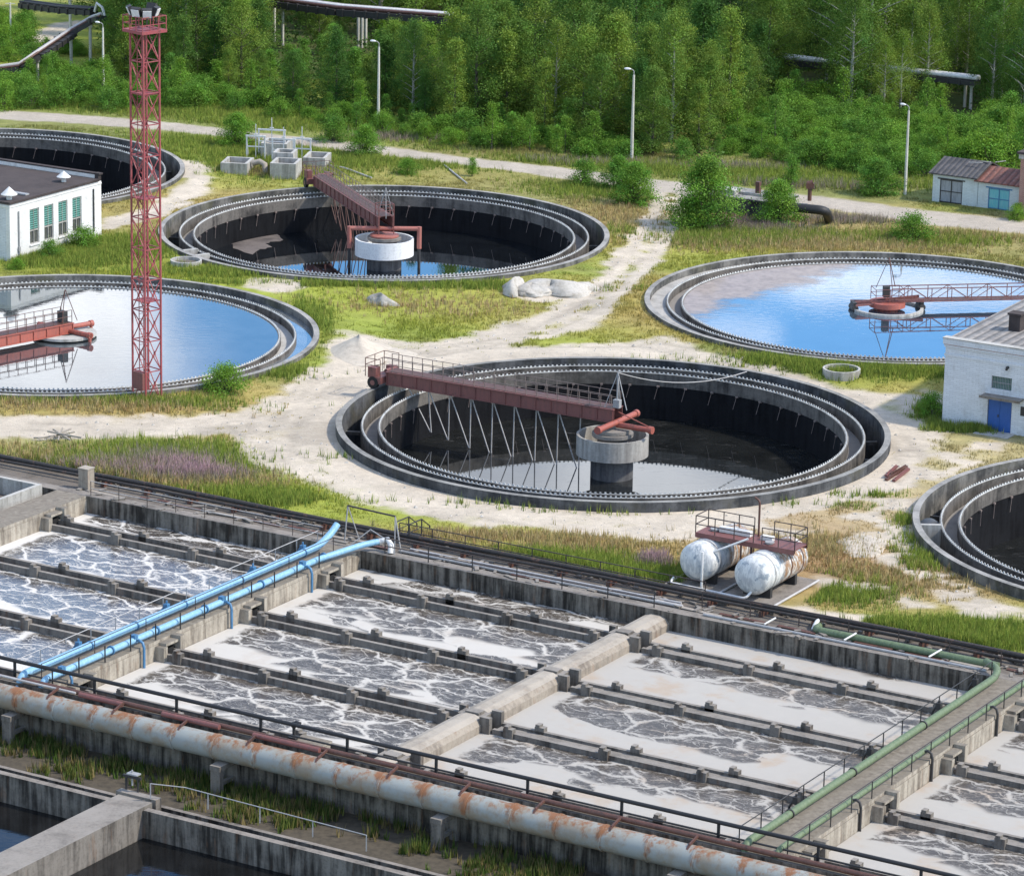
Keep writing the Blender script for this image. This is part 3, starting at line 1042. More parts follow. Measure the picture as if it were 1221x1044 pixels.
# stones and clods on the bare sand
xs_, ys_ = scatter(26000)
k = masks(xs_, ys_)[0] > .6
xs_, ys_ = xs_[k][:1500], ys_[k][:1500]
zs_ = ground_z(xs_, ys_)
Vs, Fs = [], []
for i in range(len(xs_)):
    r_ = .05 + .12 * rng.random() ** 3
    o_ = len(Vs) * 1
    b_ = len(Vs)
    a0 = rng.uniform(0, 6.28)
    for kk in range(5):
        a_ = a0 + kk * 1.2566
        rr = r_ * rng.uniform(.7, 1.3)
        Vs.append((xs_[i] + rr * math.cos(a_), ys_[i] + rr * math.sin(a_), zs_[i] - .02))
    Vs.append((xs_[i] + rng.uniform(-.3, .3) * r_, ys_[i] + rng.uniform(-.3, .3) * r_, zs_[i] + r_ * rng.uniform(.5, 1)))
    Fs += [(b_ + kk, b_ + (kk + 1) % 5, b_ + 5) for kk in range(5)]
tag(link('stones', np_mesh('stones', np.array(Vs), np.array(Fs), MAT['rock'])), kind='stuff')
weed_patch('tall_weeds', [(200, 545, 7, 4, 1.4), (110, 555, 9, 3, .8), (330, 595, 2.5, 1.6, .4), (280, 590, 4, 2, .4), (90, 305, 5, 4, 1.3), (60, 312, 4, 2, .6), (130, 293, 3, 3, .5), (660, 668, 4, 2, .9), (720, 675, 3, 2, .4), (780, 685, 3, 2, .3),
                          (1005, 705, 3, 2.5, .8), (1090, 640, 1.2, 4, .7), (1095, 660, 1.2, 4, .6), (1120, 748, 8, 1.6, 1.2), (1190, 765, 5, 1.5, .8), (1110, 492, 1.2, 3, .9), (1150, 512, 3, .8, .6), (950, 440, 14, 1.5, 1.6), (1060, 448, 8, 2, .9),
                          (870, 432, 8, 1, .6), (360, 395, 2, 8, .8), (345, 450, 3, 2, .4), (600, 345, 14, 1.0, .5), (440, 345, 14, 1.0, .7), (300, 330, 10, 2, .8), (160, 300, 6, 4, .8), (120, 482, 14, 1.5, .7), (30, 478, 6, 1.2, .5),
                          (700, 610, 7, .7, .25), (560, 600, 8, .6, .2), (880, 600, 8, .8, .4), (1000, 590, 3, .8, .25), (430, 545, 3, 1, .2), (545, 195, 16, 3, 1.2), (660, 195, 18, 3, 1.2), (860, 205, 14, 3, 1), (980, 218, 14, 3, 1), (900, 280, 8, 4, 1), (820, 285, 8, 3, .7), (1100, 285, 8, 3, .7),
                          (330, 200, 10, 6, .9), (250, 170, 8, 8, 1.0), (430, 180, 12, 5, 1.0), (700, 225, 6, 5, .6), (120, 122, 20, 4, 1.3), (20, 120, 14, 4, .9), (240, 135, 16, 4, 1.0), (350, 150, 14, 4, 1)],
           2300, .62, [(.20, .28, .05), (.27, .35, .06), (.32, .36, .08), (.16, .24, .045)])
weed_patch('dry_weeds', [(100, 565, 10, 2.5, 1.0), (50, 545, 8, 3, .6), (240, 575, 6, 2, .5), (900, 292, 14, 4, .9), (1000, 290, 10, 4, .8), (740, 262, 5, 7, .5), (560, 640, 8, 1.5, .5), (700, 650, 5, 3, .5), (960, 650, 5, 3, .6), (1050, 690, 6, 4, .6), (90, 488, 12, 2, .6), (520, 365, 10, 4, .4), (900, 265, 6, 4, .4), (1130, 280, 10, 3, .5), (330, 205, 4, 2, .5)],
           1500, .6, [(.46, .35, .16), (.54, .43, .23), (.42, .29, .14), (.38, .34, .14)])
weed_patch('purple_wildflowers', [(228, 568, 3.6, 1.6, .55), (200, 548, 3.5, 2.0, .4), (150, 556, 5, 1.8, .35), (780, 672, 1.2, 1.0, .15), (900, 274, 5, 1.6, .4), (1000, 262, 5, 2, .3), (960, 222, 10, 2, .4), (1060, 262, 6, 2, .35), (310, 165, 2.0, 1.6, .4), (380, 172, 4, 2, .35), (690, 195, 8, 1.5, .3), (870, 200, 6, 1.5, .25), (480, 165, 6, 2, .3)],
           1300, .8, [(.22, .22, .10), (.17, .22, .06), (.28, .23, .16)], tip=(.50, .36, .42), wid=.05)

weed_patch('pink_fireweed', [(228, 566, 2.6, 1.1, 1.0), (214, 556, 2.4, 1.0, .4), (308, 166, 1.6, 1.4, .5), (780, 671, .9, .8, .25), (120, 560, 5, 1.2, .3), (380, 172, 3, 1.4, .3), (885, 268, 4, 1.2, .35)], 900, .85, [(.30, .26, .16), (.22, .26, .09)], tip=(.66, .34, .56), wid=.075)
# ------------------------------------------------------------------ aeration basins (local x = p, y = q)
def here(p, q, z=0): return pq(p, q, z)


basin = thing('aeration_basin', 'long concrete aeration basin of foaming lanes filling the foreground', 'basin', (OX, OY, 0), ANG)
WZ = -1.2
QF0, QF1 = -18.9, 13.6          # inside faces of front and far wall
PA, PB = -70.0, 62.0
m = MB()
m.b2(PA, PB, QF1, 14.5, -4, 0)
m.obj('far_wall', MAT['basin_dark'], basin)
m = MB()
m.b2(PA, PB, 14.503, 17.4, -4, -.12)
m.b2(PA, PB, 17.403, 17.95, -4, .10)
m.obj('far_deck', MAT['deck'], basin)
m = MB()
m.b2(PA, PB, -19.4, QF0, -5, .05)
m.obj('front_wall', MAT['basin_dark'], basin)
WALLS = [('W0', -43.9, -41.4), ('W1', -22.3, -19.3), ('W3', 25.0, 28.0), ('W4', 48.4, 51)]
for nm, a, b in WALLS:
    m = MB()
    m.b2(a, b, QF0 + .003, QF1 - .003, -4, 0)
    m.b2(b + .003, b + .05, QF0 + .01, QF1 - .01, -4, -.22)      # lower face stands slightly proud
    m.obj('cross_wall', MAT['basin'], basin)
# round-backed transfer duct between the two middle lanes
m = MB()
prof = [(-.95, WZ - .5), (-.95, -.75), (-.72, -.46), (-.3, -.33), (.3, -.33), (.72, -.46), (.95, -.75), (.95, WZ - .5)]
TQ = [9.6, 1.0, -7.8, -16.4]
cuts = [QF1 - .003] + TQ + [QF0 + .003]
for i in range(len(cuts) - 1):
    y1, y0 = cuts[i] - (.45 if i else 0), cuts[i + 1] + (.45 if i < len(cuts) - 2 else 0)
    Vv = [(2.5 + x, y, z) for y in (y0, y1) for x, z in prof]
    n = len(prof)
    m.add(Vv, [(k, k + 1, n + k + 1, n + k) for k in range(n - 1)] + [tuple(range(n - 1, -1, -1)), tuple(range(n, 2 * n))])
duct = m.obj('transfer_duct', MAT['duct'], basin)
for q0 in TQ:
    m = MB()
    m.b2(1.65, 3.35, q0 - .47, q0 + .47, WZ - .5, -.42)
    m.b2(3.35, 4.0, q0 - .85, q0 - .55, WZ - .5, -.25)
    m.b2(3.35, 4.0, q0 + .50, q0 + .80, WZ - .5, -.25)
    m.b2(1.2, 1.65, q0 + .45, q0 + .75, WZ - .5, -.30)
    m.b2(2.1, 3.0, q0 - .35, q0 + .3, -.42, -.26)
    m.obj('duct_joint', MAT['trough'], basin)

LANES = [(-69, -43.95, 0), (-41.35, -22.35, 1), (-19.2, 1.55, 2), (3.45, 24.95, 3), (28.1, 48.3, 3)]
FOAM = {0: foammat('sludge_foam_far_left', .16, 24, 8.7, (.60, .575, .53), .1, .14), 1: foammat('sludge_foam_left', .10, 19, 8.7, (.62, .595, .55), .08, .16),
        2: foammat('sludge_foam_middle', .22, 20.7, 8.7, (.52, .49, .44), .3), 3: foammat('sludge_foam_right', .42, 21.5, 8.7, (.41, .385, .345), .6)}
rows = [(9.6 + .68, QF1), (1.0 + .68, 9.6 - .68), (-7.8 + .68, 1.0 - .68), (-16.4 + .68, -7.8 - .68), (QF0, -16.4 - .68)]
for a, b, mod in LANES:
    for (q0, q1) in rows:
        m = MB()
        m.b2(0, b - a, 0, q1 - q0, -.4, 0)
        o = m.obj('basin_water', FOAM[mod], None, pq(a, q0, WZ), ANG)
        tag(o, kind='structure')

block = None
for li, (a, b, mod) in enumerate(LANES):
    for ri, q0 in enumerate(TQ):
        m = MB()
        a2 = a + (.65 if mod == 3 and li == 3 else 0)
        z1 = WZ + .42 if mod < 3 else WZ + .30
        m.b2(a2, b, q0 - .68, q0 - .42, WZ - 1.2, z1)
        m.b2(a2, b, q0 + .42, q0 + .68, WZ - 1.2, z1 + .03)
        zf = WZ - .1 if mod < 3 else WZ + .17
        m.b2(a2, b, q0 - .417, q0 + .417, WZ - 1.2, zf)
        tr = m.obj('trough', MAT['trough'], basin)
        if block is None:
            bm_ = MB()
            bm_.b2(-.30, .30, -.20, .20, -.5, .26)
            bm_.b2(-.26, .02, -.195, .195, .26, .40)
            block = bm_.obj('support_block', MAT['trough'], tr, (a, q0, WZ))
            first = True
        nb = int((b - a) // 6.2)
        off = ((b - a) - nb * 6.2) / 2 + .4
        if li == 0: nb = 3
        for i in range(nb + 1):
            pp_ = a + off + i * 6.2 - (.8 if mod == 1 else 0)
            for side, dp in ((-.62, -.1), (.62, 1.25)):
                if pp_ + dp > b - .4 or pp_ + dp < a + .5: continue
                if first:
                    block.location = (pp_ + dp, q0 + side, z1)
                    first = False
                else:
                    clone(block, (pp_ + dp, q0 + side, z1), 0, tr)
# cheek blocks and solid blocks, coloured dark for the shade of openings, where the troughs leave the walls
for a, b in ((-22.3, -19.3), (25.0, 28.0), (-43.9, -41.4)):
    for q0 in TQ:
        m = MB()
        m.b2(b + .055, b + .75, q0 + .62, q0 + 1.02, WZ - .8, .05)
        m.b2(b + .055, b + .70, q0 - 1.0, q0 - .62, WZ - .8, -.30)
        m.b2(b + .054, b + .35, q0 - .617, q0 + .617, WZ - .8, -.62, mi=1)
        m.b2(b + .052, b + .60, q0 - .62, q0 + .66, -.30, -.14)
        m.obj('trough_outlet', [MAT['basin'], MAT['chan']], basin)

# left-hand open chambers of the basin head
m = MB()
for q0, q1 in ((7.5, 12.9), (0, 6.2)):
    m.b2(-52, -44.6, q0, q0 + .3, -3, .45)
    m.b2(-52, -44.6, q1 - .3, q1, -3, .45)
    m.b2(-44.9, -44.602, q0 + .303, q1 - .303, -3, .45)
    m.b2(-51.9, -44.91, q0 + .31, q1 - .31, -3, -.7, mi=1)
hd = m.obj('head_chamber', [MAT['chamber'], MAT['deck']])
hd.location = (OX, OY, 0); hd.rotation_euler = (0, 0, ANG)
tag(hd, 'open pale concrete chambers at the left end of the basin', 'concrete chamber')
m = MB()
m.b2(-.40, .40, -.36, .36, -.12, 1.35)
m.b2(-.44, .44, -.40, .40, 1.353, 1.42)
tag(m.obj('concrete_pillar', MAT['duct'], None, pq(-42.6, 15.2), ANG), 'stubby grey concrete pillar on the far deck above the left lanes', 'pillar')


# ------------------------------------------------------------------ railings and pipes on the basin
def railing(label, pts, posts, h=1.0, r=.03, mat='dark_steel', rmat=None, mids=1, group=None, pr=None, lay=None):
    """posts at distances along the polyline; every rail its own part"""
    P = [Vector(p) for p in pts]
    t = thing('railing', label, 'railing', P[0], 0, group)
    o0 = P[0].copy()
    rmat = rmat or mat
    for k in range(mids + 1):
        hh = h * (1 - k * .5 / max(1, mids) * 1.0) if mids else h
        m = MB()
        for a, b in zip(P[:-1], P[1:]):
            m.tube([a - o0 + Vector((0, 0, hh)), b - o0 + Vector((0, 0, hh))], r, 6)
        m.obj('top_rail' if k == 0 else 'mid_rail', MAT[rmat], t)
    m = MB()
    m.bar((0, 0, 0), (0, 0, h), (pr or r) * 2)
    post = None
    segs = [(a, b, (b - a).length) for a, b in zip(P[:-1], P[1:])]
    total = sum(s[2] for s in segs)
    n = max(1, round(total / posts))
    for i in range(n + 1):
        d = total * i / n
        for a, b, L in segs:
            if d <= L + 1e-6:
                c = a.lerp(b, d / L) - o0
                break
            d -= L
        if post is None:
            post = m.obj('post', MAT[mat], t, c)
        else:
            clone(post, c, None, t)
    return t


def pipe(name, label, pts, r, mat, n=14, cat='pipe', group=None, bend=.5):
    """round pipe with eased bends; object origin at its first point"""
    P = [Vector(p) for p in pts]
    Q = [P[0]]
    for i in range(1, len(P) - 1):
        a, b, c = P[i - 1], P[i], P[i + 1]
        u, v = (a - b), (c - b)
        d = min(bend, u.length * .45, v.length * .45)
        u, v = b + u.normalized() * d, b + v.normalized() * d
        for k in range(5):
            s = k / 4
            Q.append(u * (1 - s) ** 2 + b * 2 * s * (1 - s) + v * s * s)
    Q.append(P[-1])
    m = MB()
    m.tube([q - P[0] for q in Q], r, n)
    o = m.obj(name, MAT[mat], None, P[0])
    return tag(o, label, cat, group)


# blue air mains on the left walkway
q_top = 12.6
lp = pipe('air_main', 'thick sky blue pipe on the left edge of the walkway, its far end bent upwards', [pq(-21.3, -19.3, -.4), pq(-21.3, -18.9, .42), pq(-21.3, 11.8, .42), pq(-21.35, 13.3, .9), pq(-21.3, 13.9, 1.35)], .235, 'blue')
rp = pipe('air_main', 'sky blue pipe with droppers on the right edge of the walkway', [pq(-19.75, -19.3, -.4), pq(-19.75, -18.9, .40), pq(-19.75, 9.4, .40), pq(-18.9, 13.2, .55), pq(-18.3, 14.2, .62)], .20, 'blue')
m = MB()
m.tube([(0, 0, 0), (.5, .35, .12), (.9, .1, -.1), (1.0, -.1, -.6)], .2, 10)
o = m.obj('elbow', MAT['white_pipe'], rp, pq(-18.3, 14.2, .62) - rp.location, ANG)
for main, side, pm, cls in ((rp, 1, -19.75, 'droppers'), ):
    for q0 in (7.6, -1.2, -10.2, -17.2):
        m = MB()
        m.tube([(0, 0, 0), (.35, 0, .06), (.62, 0, -.05), (.72, 0, -.35), (.72, 0, -1.9)], .085, 8)
        m.box((0, 0, .1), (.34, .34, .5))
        m.obj('dropper', MAT['blue_deep'], main, pq(pm, q0, .40) - main.location, ANG)
for q0 in (10.6, 5.0, -4.2, -13):
    m = MB()
    m.tube([(0, 0, 0), (-.5, 0, 0), (-.72, 0, -.3), (-.72, 0, -1.8)], .085, 8)
    m.tube([(-.3, 0, 0), (-.3, 0, .45)], .06, 8)
    m.box((-.3, 0, .1), (.3, .3, .3))
    m.obj('valve', MAT['blue_deep'], lp, pq(-21.45, q0, .45) - lp.location, ANG)
for main, pm in ((lp, -21.3), (rp, -19.75)):
    for q0 in (10, 3, -3, -8, -12.5):
        m = MB()
        m.tube([(0, -.05, 0), (0, .05, 0)], .29, 14)
        m.obj('flange', MAT['blue_deep'], main, pq(pm, q0, .41) - main.location, ANG)
railing('thin grey white railing along the left edge of the blue pipe walkway', [pq(-22.15, -18.5), pq(-22.15, 12.9)], 2.5, 1.0, .026, 'steel_grey', 'rod', 0)
railing('dark railing between the two blue pipes on the walkway', [pq(-20.6, -18.0), pq(-20.6, 12.4)], 5.0, .95, .024, 'brown_steel', 'brown_steel', 0)
railing('dark posted railing on the right edge of the blue pipe walkway', [pq(-19.42, -18.5), pq(-19.42, 9.0)], 2.5, 1.05, .03, 'dark_steel', 'brown_steel', 0, pr=.04)

# green air mains on the right walkway
gl_ = pipe('air_main', 'thick green pipe on the left edge of the right walkway', [pq(25.75, -19.3, -.4), pq(25.75, -18.9, .42), pq(25.75, 12.4, .42), pq(25.4, 13.6, .55), pq(24.2, 14.6, .5)], .215, 'green')
gr_ = pipe('air_main', 'thinner green pipe with brackets along the outer edge of the right walkway', [pq(27.55, -19.3, -.4), pq(27.55, -18.9, .40), pq(27.55, 14.5, .40)], .155, 'green')
for q0 in (10.6, 5.6, -3.4, -12.4):
    m = MB()
    m.tube([(0, 0, 0), (-.5, 0, .05), (-.7, 0, -.3), (-.7, 0, -1.5)], .08, 8)
    m.tube([(-.3, 0, 0), (-.3, 0, .5)], .07, 8)
    m.box((-.3, 0, .15), (.3, .3, .4))
    m.obj('valve', MAT['dark_steel'], gl_, pq(25.6, q0, .42) - gl_.location, ANG)
for q0 in (7.4, -1.4, -10.4):
    m = MB()
    m.tube([(0, 0, 0), (.3, 0, .12), (.52, 0, 0), (.6, 0, -.3), (.6, 0, -1.9)], .08, 8)
    m.obj('dropper', MAT['dark_steel'], gr_, pq(27.55, q0, .40) - gr_.location, ANG)
for q0 in (2.5, -6.5, -14):
    m = MB()
    m.tube([(0, -.05, 0), (0, .05, 0)], .27, 14)
    m.obj('flange', MAT['dark_steel'], gl_, pq(25.75, q0, .42) - gl_.location, ANG)
railing('dark railing beside the thick green pipe over the right lanes', [pq(25.1, -18.5), pq(25.1, 13.4)], 2.5, 1.0, .032, 'dark_steel', None, 0)
railing('dark railing along the outer edge of the right walkway', [pq(27.9, -18.5), pq(27.9, 13.8)], 2.5, 1.0, .03, 'dark_steel', None, 0)

# far edge: bitumen mains, handrails, loose pipes
pipe('tarred_pipe', 'rusty black pipe on the far edge of the basin deck by the grass', [pq(-66 + 7 * i_, 16.9 + .05 * math.sin(i_ * 2.1), .44 + .05 * math.sin(i_ * 1.7)) for i_ in range(19)], .165, 'tarpipe')
pipe('tarred_pipe', 'slimmer rusty black pipe running just inside the far edge pipe', [pq(-66 + 7 * i_, 16.35 + .08 * math.sin(i_ * 1.3 + 1), .36 + .06 * math.sin(i_ * 2.3)) for i_ in range(19)], .10, 'tarpipe')
railing('thin pale double railing over the stained far wall above the left lanes', [pq(-41.2, 13.85), pq(-22.4, 13.85)], 2.4, 1.0, .024, 'brown_steel', 'rod', 1)
railing('dark railing on the far wall above the middle lanes', [pq(-17.6, 13.9), pq(2.2, 13.9)], 3.3, 1.05, .036, 'dark_steel', 'brown_steel', 1)
railing('rusty railing behind the black pipes from the stairs to the vessels', [pq(-18.6, 17.2, .1), pq(4.0, 17.2, .1)], 2.6, 1.0, .034, 'brown_steel', None, 1)
railing('dark railing on the far deck above the right lanes', [pq(4.5, 15.9, -.1), pq(24.6, 15.9, -.1)], 3.4, 1.0, .034, 'brown_steel', None, 0)
pipe('grey_pipe', 'long grey pipe lying on the far deck of the middle lanes', [pq(-17.2, 15.0, .02), pq(3.6, 15.0, .02)], .12, 'rod')
pipe('grey_pipe', 'thin grey pipe lying behind another one on the deck of the middle lanes', [pq(-16.8, 15.7, .0), pq(3.2, 15.6, .0)], .08, 'rod')
pipe('green_grey_pipe', 'thick mossy pipe along the far deck of the right lanes', [pq(12.4, 16.3, .05), pq(12.6, 15.3, .1), pq(24.7, 15.3, .1)], .24, 'green')
pipe('grey_pipe', 'thin grey pipe on the far wall top of the right lanes', [pq(5.5, 14.2, .07), pq(24.4, 14.2, .07)], .09, 'steel_grey')
pipe('white_pipe', 'white bent pipe end beside the mossy pipe on the right deck', [pq(12.3, 17.1, .0), pq(12.3, 16.2, .45), pq(12.3, 15.6, -.05)], .13, 'white_pipe')
for k, (p_, dl) in enumerate(((15.0, .9), (20.6, 1.0), (9.6, .8))):
    o = pipe('stub_pipe', ['short pale stub pipe across the right deck near the mossy bend', 'short pale stub pipe across the right deck nearest the green pipes', 'short pale stub pipe across the right deck nearest the vessels'][k],
             [pq(p_, 14.4, .15), pq(p_ + .35, 14.4 + dl, .4)], .06, 'white_pipe')

# rubble, silt and broken boards along the far deck
m = MB()
for i in range(520):
    p_ = rnd.uniform(-44, 40); q_ = rnd.choice([rnd.uniform(13.7, 16.2), rnd.uniform(17.0, 17.9)])
    s_2 = rnd.uniform(.05, .28)
    m.box((p_, q_, -.10 + s_2 * .2 + (.0 if q_ < 14.5 else -.02)), (s_2 * rnd.uniform(1, 4), s_2, s_2 * .6), rnd.uniform(0, 3))
o = m.obj('rubble', MAT['trough'], None, (OX, OY, .06), ANG)
tag(o, kind='stuff')
# a rusty plank walk and short pipe stools along the far edge
stool = None
for i in range(24):
    m = MB(); m.b2(-.09, .09, -.75, .35, -.12, .26)
    if stool is None:
        stool = m.obj('pipe_stool', MAT['rust'], None, pq(-42 + i * 3.6, 16.9), ANG)
        tag(stool, 'low rusty stool under the black pipes along the far basin edge', 'pipe support', 'stools under the far pipes')
    else: clone(stool, pq(-42 + i * 3.6, 16.9))
for i in range(26):
    L_ = rnd.uniform(1.6, 3.4)
    m = MB(); m.b2(-L_ / 2, L_ / 2, -.16, .16, 0, .05)
    o = m.obj('walk_board', MAT['rust' if i % 3 else 'wood'], None, pq(-40 + i * 3.0 + rnd.uniform(-.6, .6), 15.3 + rnd.uniform(-.5, .4), -.105 + .055 * (i % 2)), ANG + rnd.uniform(-.08, .08))
    tag(o, 'grey weathered board lying on the far basin deck' if i % 3 == 0 else 'rusty metal strip lying on the far basin deck', 'board', 'weathered boards on the far deck' if i % 3 == 0 else 'rusty strips on the far deck')
# small gantry frame and stair where the blue walkway meets the far deck
t = thing('pipe_gantry', 'slender rusty steel goalpost frame standing where the blue pipes meet the far deck', 'gantry', pq(-21.2, 14.6, -.1), ANG)
m = MB(); m.bar((0, 0, 0), (.25, 0, 2.6), .07); m.bar((.55, 1, 0), (.25, 0, 2.6), .05); m.obj('leg', MAT['steel_grey'], t)
m = MB(); m.bar((4.2, .3, 0), (3.9, 0, 2.5), .07); m.bar((4.2, -.5, 0), (3.9, 0, 2.5), .05); m.obj('leg', MAT['steel_grey'], t)
m = MB(); m.bar((.25, 0, 2.6), (3.9, 0, 2.5), .09); m.obj('beam', MAT['brown_steel'], t)
m = MB(); m.bar((.6, -.4, 0), (1.5, .8, 1.0), .05); m.bar((1.5, .8, 1), (3.2, .2, .7), .05); m.bar((3.2, .2, .7), (3.4, .2, 0), .05); m.obj('brace', MAT['steel_grey'], t)
t = thing('steel_stair', 'short black steel stair with handrails stepping off the far deck to the grass', 'stair', pq(-18.6, 17.4, 0), ANG)
for s in (0, 1.0):
    m = MB()
    m.bar((s, -.6, 0), (s, -.6, 1.25), .07); m.bar((s, .9, .05), (s, .9, 1.25), .07); m.bar((s, 1.9, -.2), (s, 1.9, .55), .07)
    m.bar((s, -.6, 1.25), (s, .9, 1.25), .06); m.bar((s, .9, 1.25), (s, 1.9, .55), .06); m.bar((s, -.6, .7), (s, .9, .7), .04)
    m.obj('handrail', MAT['dark_steel'], t)
m = MB()
for i in range(4): m.box((.5, .2 + i * .45, .28 - i * .1), (1.0, .36, .05))
m.obj('treads', MAT['dark_steel'], t)

# front side: great flaking main, thick black rail, rusty service pipes
bp_ = pipe('supply_main', 'huge flaking grey white pipe with rust streaks running along the front wall', [pq(-66, -20.25, -.55), pq(60, -20.25, -.55)], .70, 'bigpipe', 28)
ring = None
for i in range(20):
    p_ = -28.6 + i * 2.75
    if ring is None:
        m = MB()
        m.lathe([(.70, -.07), (.735, -.07), (.735, .07), (.70, .07)], 28)
        ring = m.obj('weld_band', MAT['bigpipe'], bp_, pq(p_, -20.25, -.55) - bp_.location)
        ring.rotation_euler = (R(90), 0, ANG + R(90))
    else:
        clone(ring, pq(p_, -20.25, -.55) - bp_.location, None, bp_)
brkt = None
for i in range(12):
    p_ = -27.4 + i * 4.6
    m = MB()
    m.bar((0, -.15, .74), (0, .75, .95), .10, .14); m.bar((0, -.15, .74), (0, -.35, .55), .12, .10)
    if brkt is None:
        brkt = m.obj('bracket', MAT['rust'], bp_, pq(p_, -20.25, -.55) - bp_.location, ANG)
    else:
        clone(brkt, pq(p_, -20.25, -.55) - bp_.location, None, bp_)
fr = thing('railing', 'heavy black tube handrail on tall posts along the front wall above the great pipe', 'railing', pq(-40, -18.62, 0), ANG)
m = MB(); m.tube([(-20, 0, 1.05), (90, 0, 1.05)], .115, 10); m.obj('top_rail', MAT['blackpipe'], fr)
m = MB(); m.tube([(-20, 0, .38), (90, 0, .38)], .06, 8); m.obj('mid_rail', MAT['dark_steel'], fr)
post = None
for i in range(19):
    p_ = 12.2 + i * 5.75 - 23
    m = MB(); m.bar((0, 0, 0), (0, 0, 1.0), .13)
    if post is None: post = m.obj('post', MAT['blackpipe'], fr, (p_, 0, 0))
    else: clone(post, (p_, 0, 0), None, fr)
pipe('rusty_pipe', 'rusty red service pipe lying between the great pipe and the black handrail', [pq(-21, -19.25, .28), pq(58, -19.25, .28)], .15, 'rust')
pipe('rusty_pipe', 'thin rusty service pipe beside the red one in front of the black handrail', [pq(-30, -19.0, .14), pq(58, -19.0, .14)], .07, 'rust')
pipe('grey_service_pipe', 'thin grey white service pipe above the left end of the great pipe', [pq(-34, -19.5, .32), pq(-17, -19.5, .32)], .07, 'rod')
pipe('grey_service_pipe', 'second thin grey service pipe hugging the front wall on the left', [pq(-34, -19.2, .22), pq(-14, -19.2, .22)], .06, 'steel_grey')
for k, (a, b) in enumerate(((-16.6, -13.6), (-10.8, -6.9), (-4.6, -.2))):
    pipe('lagged_sleeve', ['dark red lagged pipe sleeve left of the others on the service pipe', 'dark red lagged pipe sleeve between two others on the service pipe', 'dark red lagged pipe sleeve right of the others on the service pipe'][k], [pq(a, -19.62, .34), pq(b, -19.62, .34)], .15, 'red')
m = MB()
m.tube([(0, 0, 0), (0, 0, .65)], .09, 8)
m.tube([(0, 0, .65), (.18, 0, .95), (.42, 0, .9)], .13, 8)
m.box((0, 0, .05), (.5, .5, .1)); m.sphere((.0, 0, .78), .2, 10)
tag(m.obj('gate_valve', MAT['dark_steel'], None, pq(-3.0, -18.0, .0), ANG), 'small dark gate valve on the front wall behind the black handrail', 'valve')
m = MB()
m.b2(-.9, .9, -.55, .55, 0, 1.05); m.b2(-.98, .98, -.62, .62, 1.05, 1.15)
tag(m.obj('valve_box', MAT['basin'], None, pq(-2.1, -17.6, WZ - .05), ANG), 'square concrete valve box standing in the foam behind the front wall', 'concrete box')

# pipe piers on the lower ground
LOW = -3.0
for k, p_ in enumerate((-34.5, -20.6, -6.0, 8.4, 22.8, 37)):
    t = thing('pipe_pier', ['', 'two-legged concrete pier under the left end of the great pipe', 'concrete pier under the great pipe behind the weeds', 'concrete pier under the middle of the great pipe', 'concrete pier under the right part of the great pipe', ''][k] or 'concrete pier under the great pipe', 'pier', pq(p_, -20.3, LOW), ANG, 'piers under the great pipe')
    m = MB(); m.b2(-.32, .32, -1.0, -.65, 0, 1.45); m.obj('leg', MAT['trough'], t)
    m = MB(); m.b2(-.32, .32, .65, 1.0, 0, 1.45); m.obj('leg', MAT['trough'], t)
    m = MB(); m.b2(-.34, .34, -1.05, 1.05, 1.45, 1.74); m.b2(-.12, .12, -.64, .64, .45, .65); m.obj('cap_beam', MAT['trough'], t)

# lower ground and the near sedimentation pits
m = MB()
for a, b, c, d in ((PA, PB, -24.3, -19.4),):
    m.add([(a, c, 0), (b, c, 0), (b, d, 0), (a, d, 0)], [(0, 1, 2, 3)])
o = m.obj('lower_ground', plain('dry_soil', (.085, .068, .045), .95, var=.6), None, (OX, OY, LOW), ANG, fix=False)
tag(o, kind='structure')
m = MB()
m.add([(-3000, -3000, 0), (3000, -3000, 0), (3000, -58, 0), (-3000, -58, 0)], [(0, 1, 2, 3)])
tag(m.obj('near_terrain', plain('near_soil', (.12, .11, .07), .95), None, (OX, OY, LOW - .3), ANG, fix=False), kind='structure')
pit = thing('sedimentation_pit', 'dark concrete settling pit with pale cross wall below the great pipe', 'pit', (OX, OY, LOW), ANG)
m = MB()
m.b2(PA, PB, -24.6, -24.3, -4, .1)
m.obj('trench_wall', MAT['basin_dark'], pit)
m = MB()
m.b2(PA, -9.6, -26.35, -25.9, -4, .55)
m.b2(-7.2, PB, -26.35, -25.9, -4, .50)
m.obj('edge_wall', MAT['basin_dark'], pit)
m = MB()
m.b2(-9.55, -7.25, -60, -25.4, -4, .65)
m.b2(-9.75, -7.05, -25.4, -24.9, -4, .80)
m.obj('cross_wall', MAT['trough'], pit)
m = MB()
m.b2(16.5, 18.6, -60, -26.4, -4, .5)
m.obj('cross_wall', MAT['trough'], pit)
for a, b in ((PA, -9.6), (-7.2, 16.45), (18.65, PB)):
    m = MB(); m.b2(0, b - a, -33, 0, -.3, 0)
    tag(m.obj('pit_water', MAT['water_pit'], None, pq(a, -26.36, LOW - 1.1), ANG), kind='structure')
m = MB(); m.b2(PA, PB, -25.88, -24.62, -.3, 0)
tag(m.obj('trench_water', MAT['water_pit'], None, pq(0, 0, LOW - 1.4), ANG), kind='structure')
railing('low grey handrail along the rim of the dark near pit', [pq(-7.4, -25.4, LOW + .8), pq(-5.8, -24.4, LOW + .6), pq(6, -24.4, LOW + .4)], 3.2, .9, .03, 'steel_grey', None, 0)
t = thing('sluice_wheel', 'small steel sluice lifting frame on the cross wall of the near pit', 'sluice', pq(-9.0, -24.9, LOW + .8), ANG)
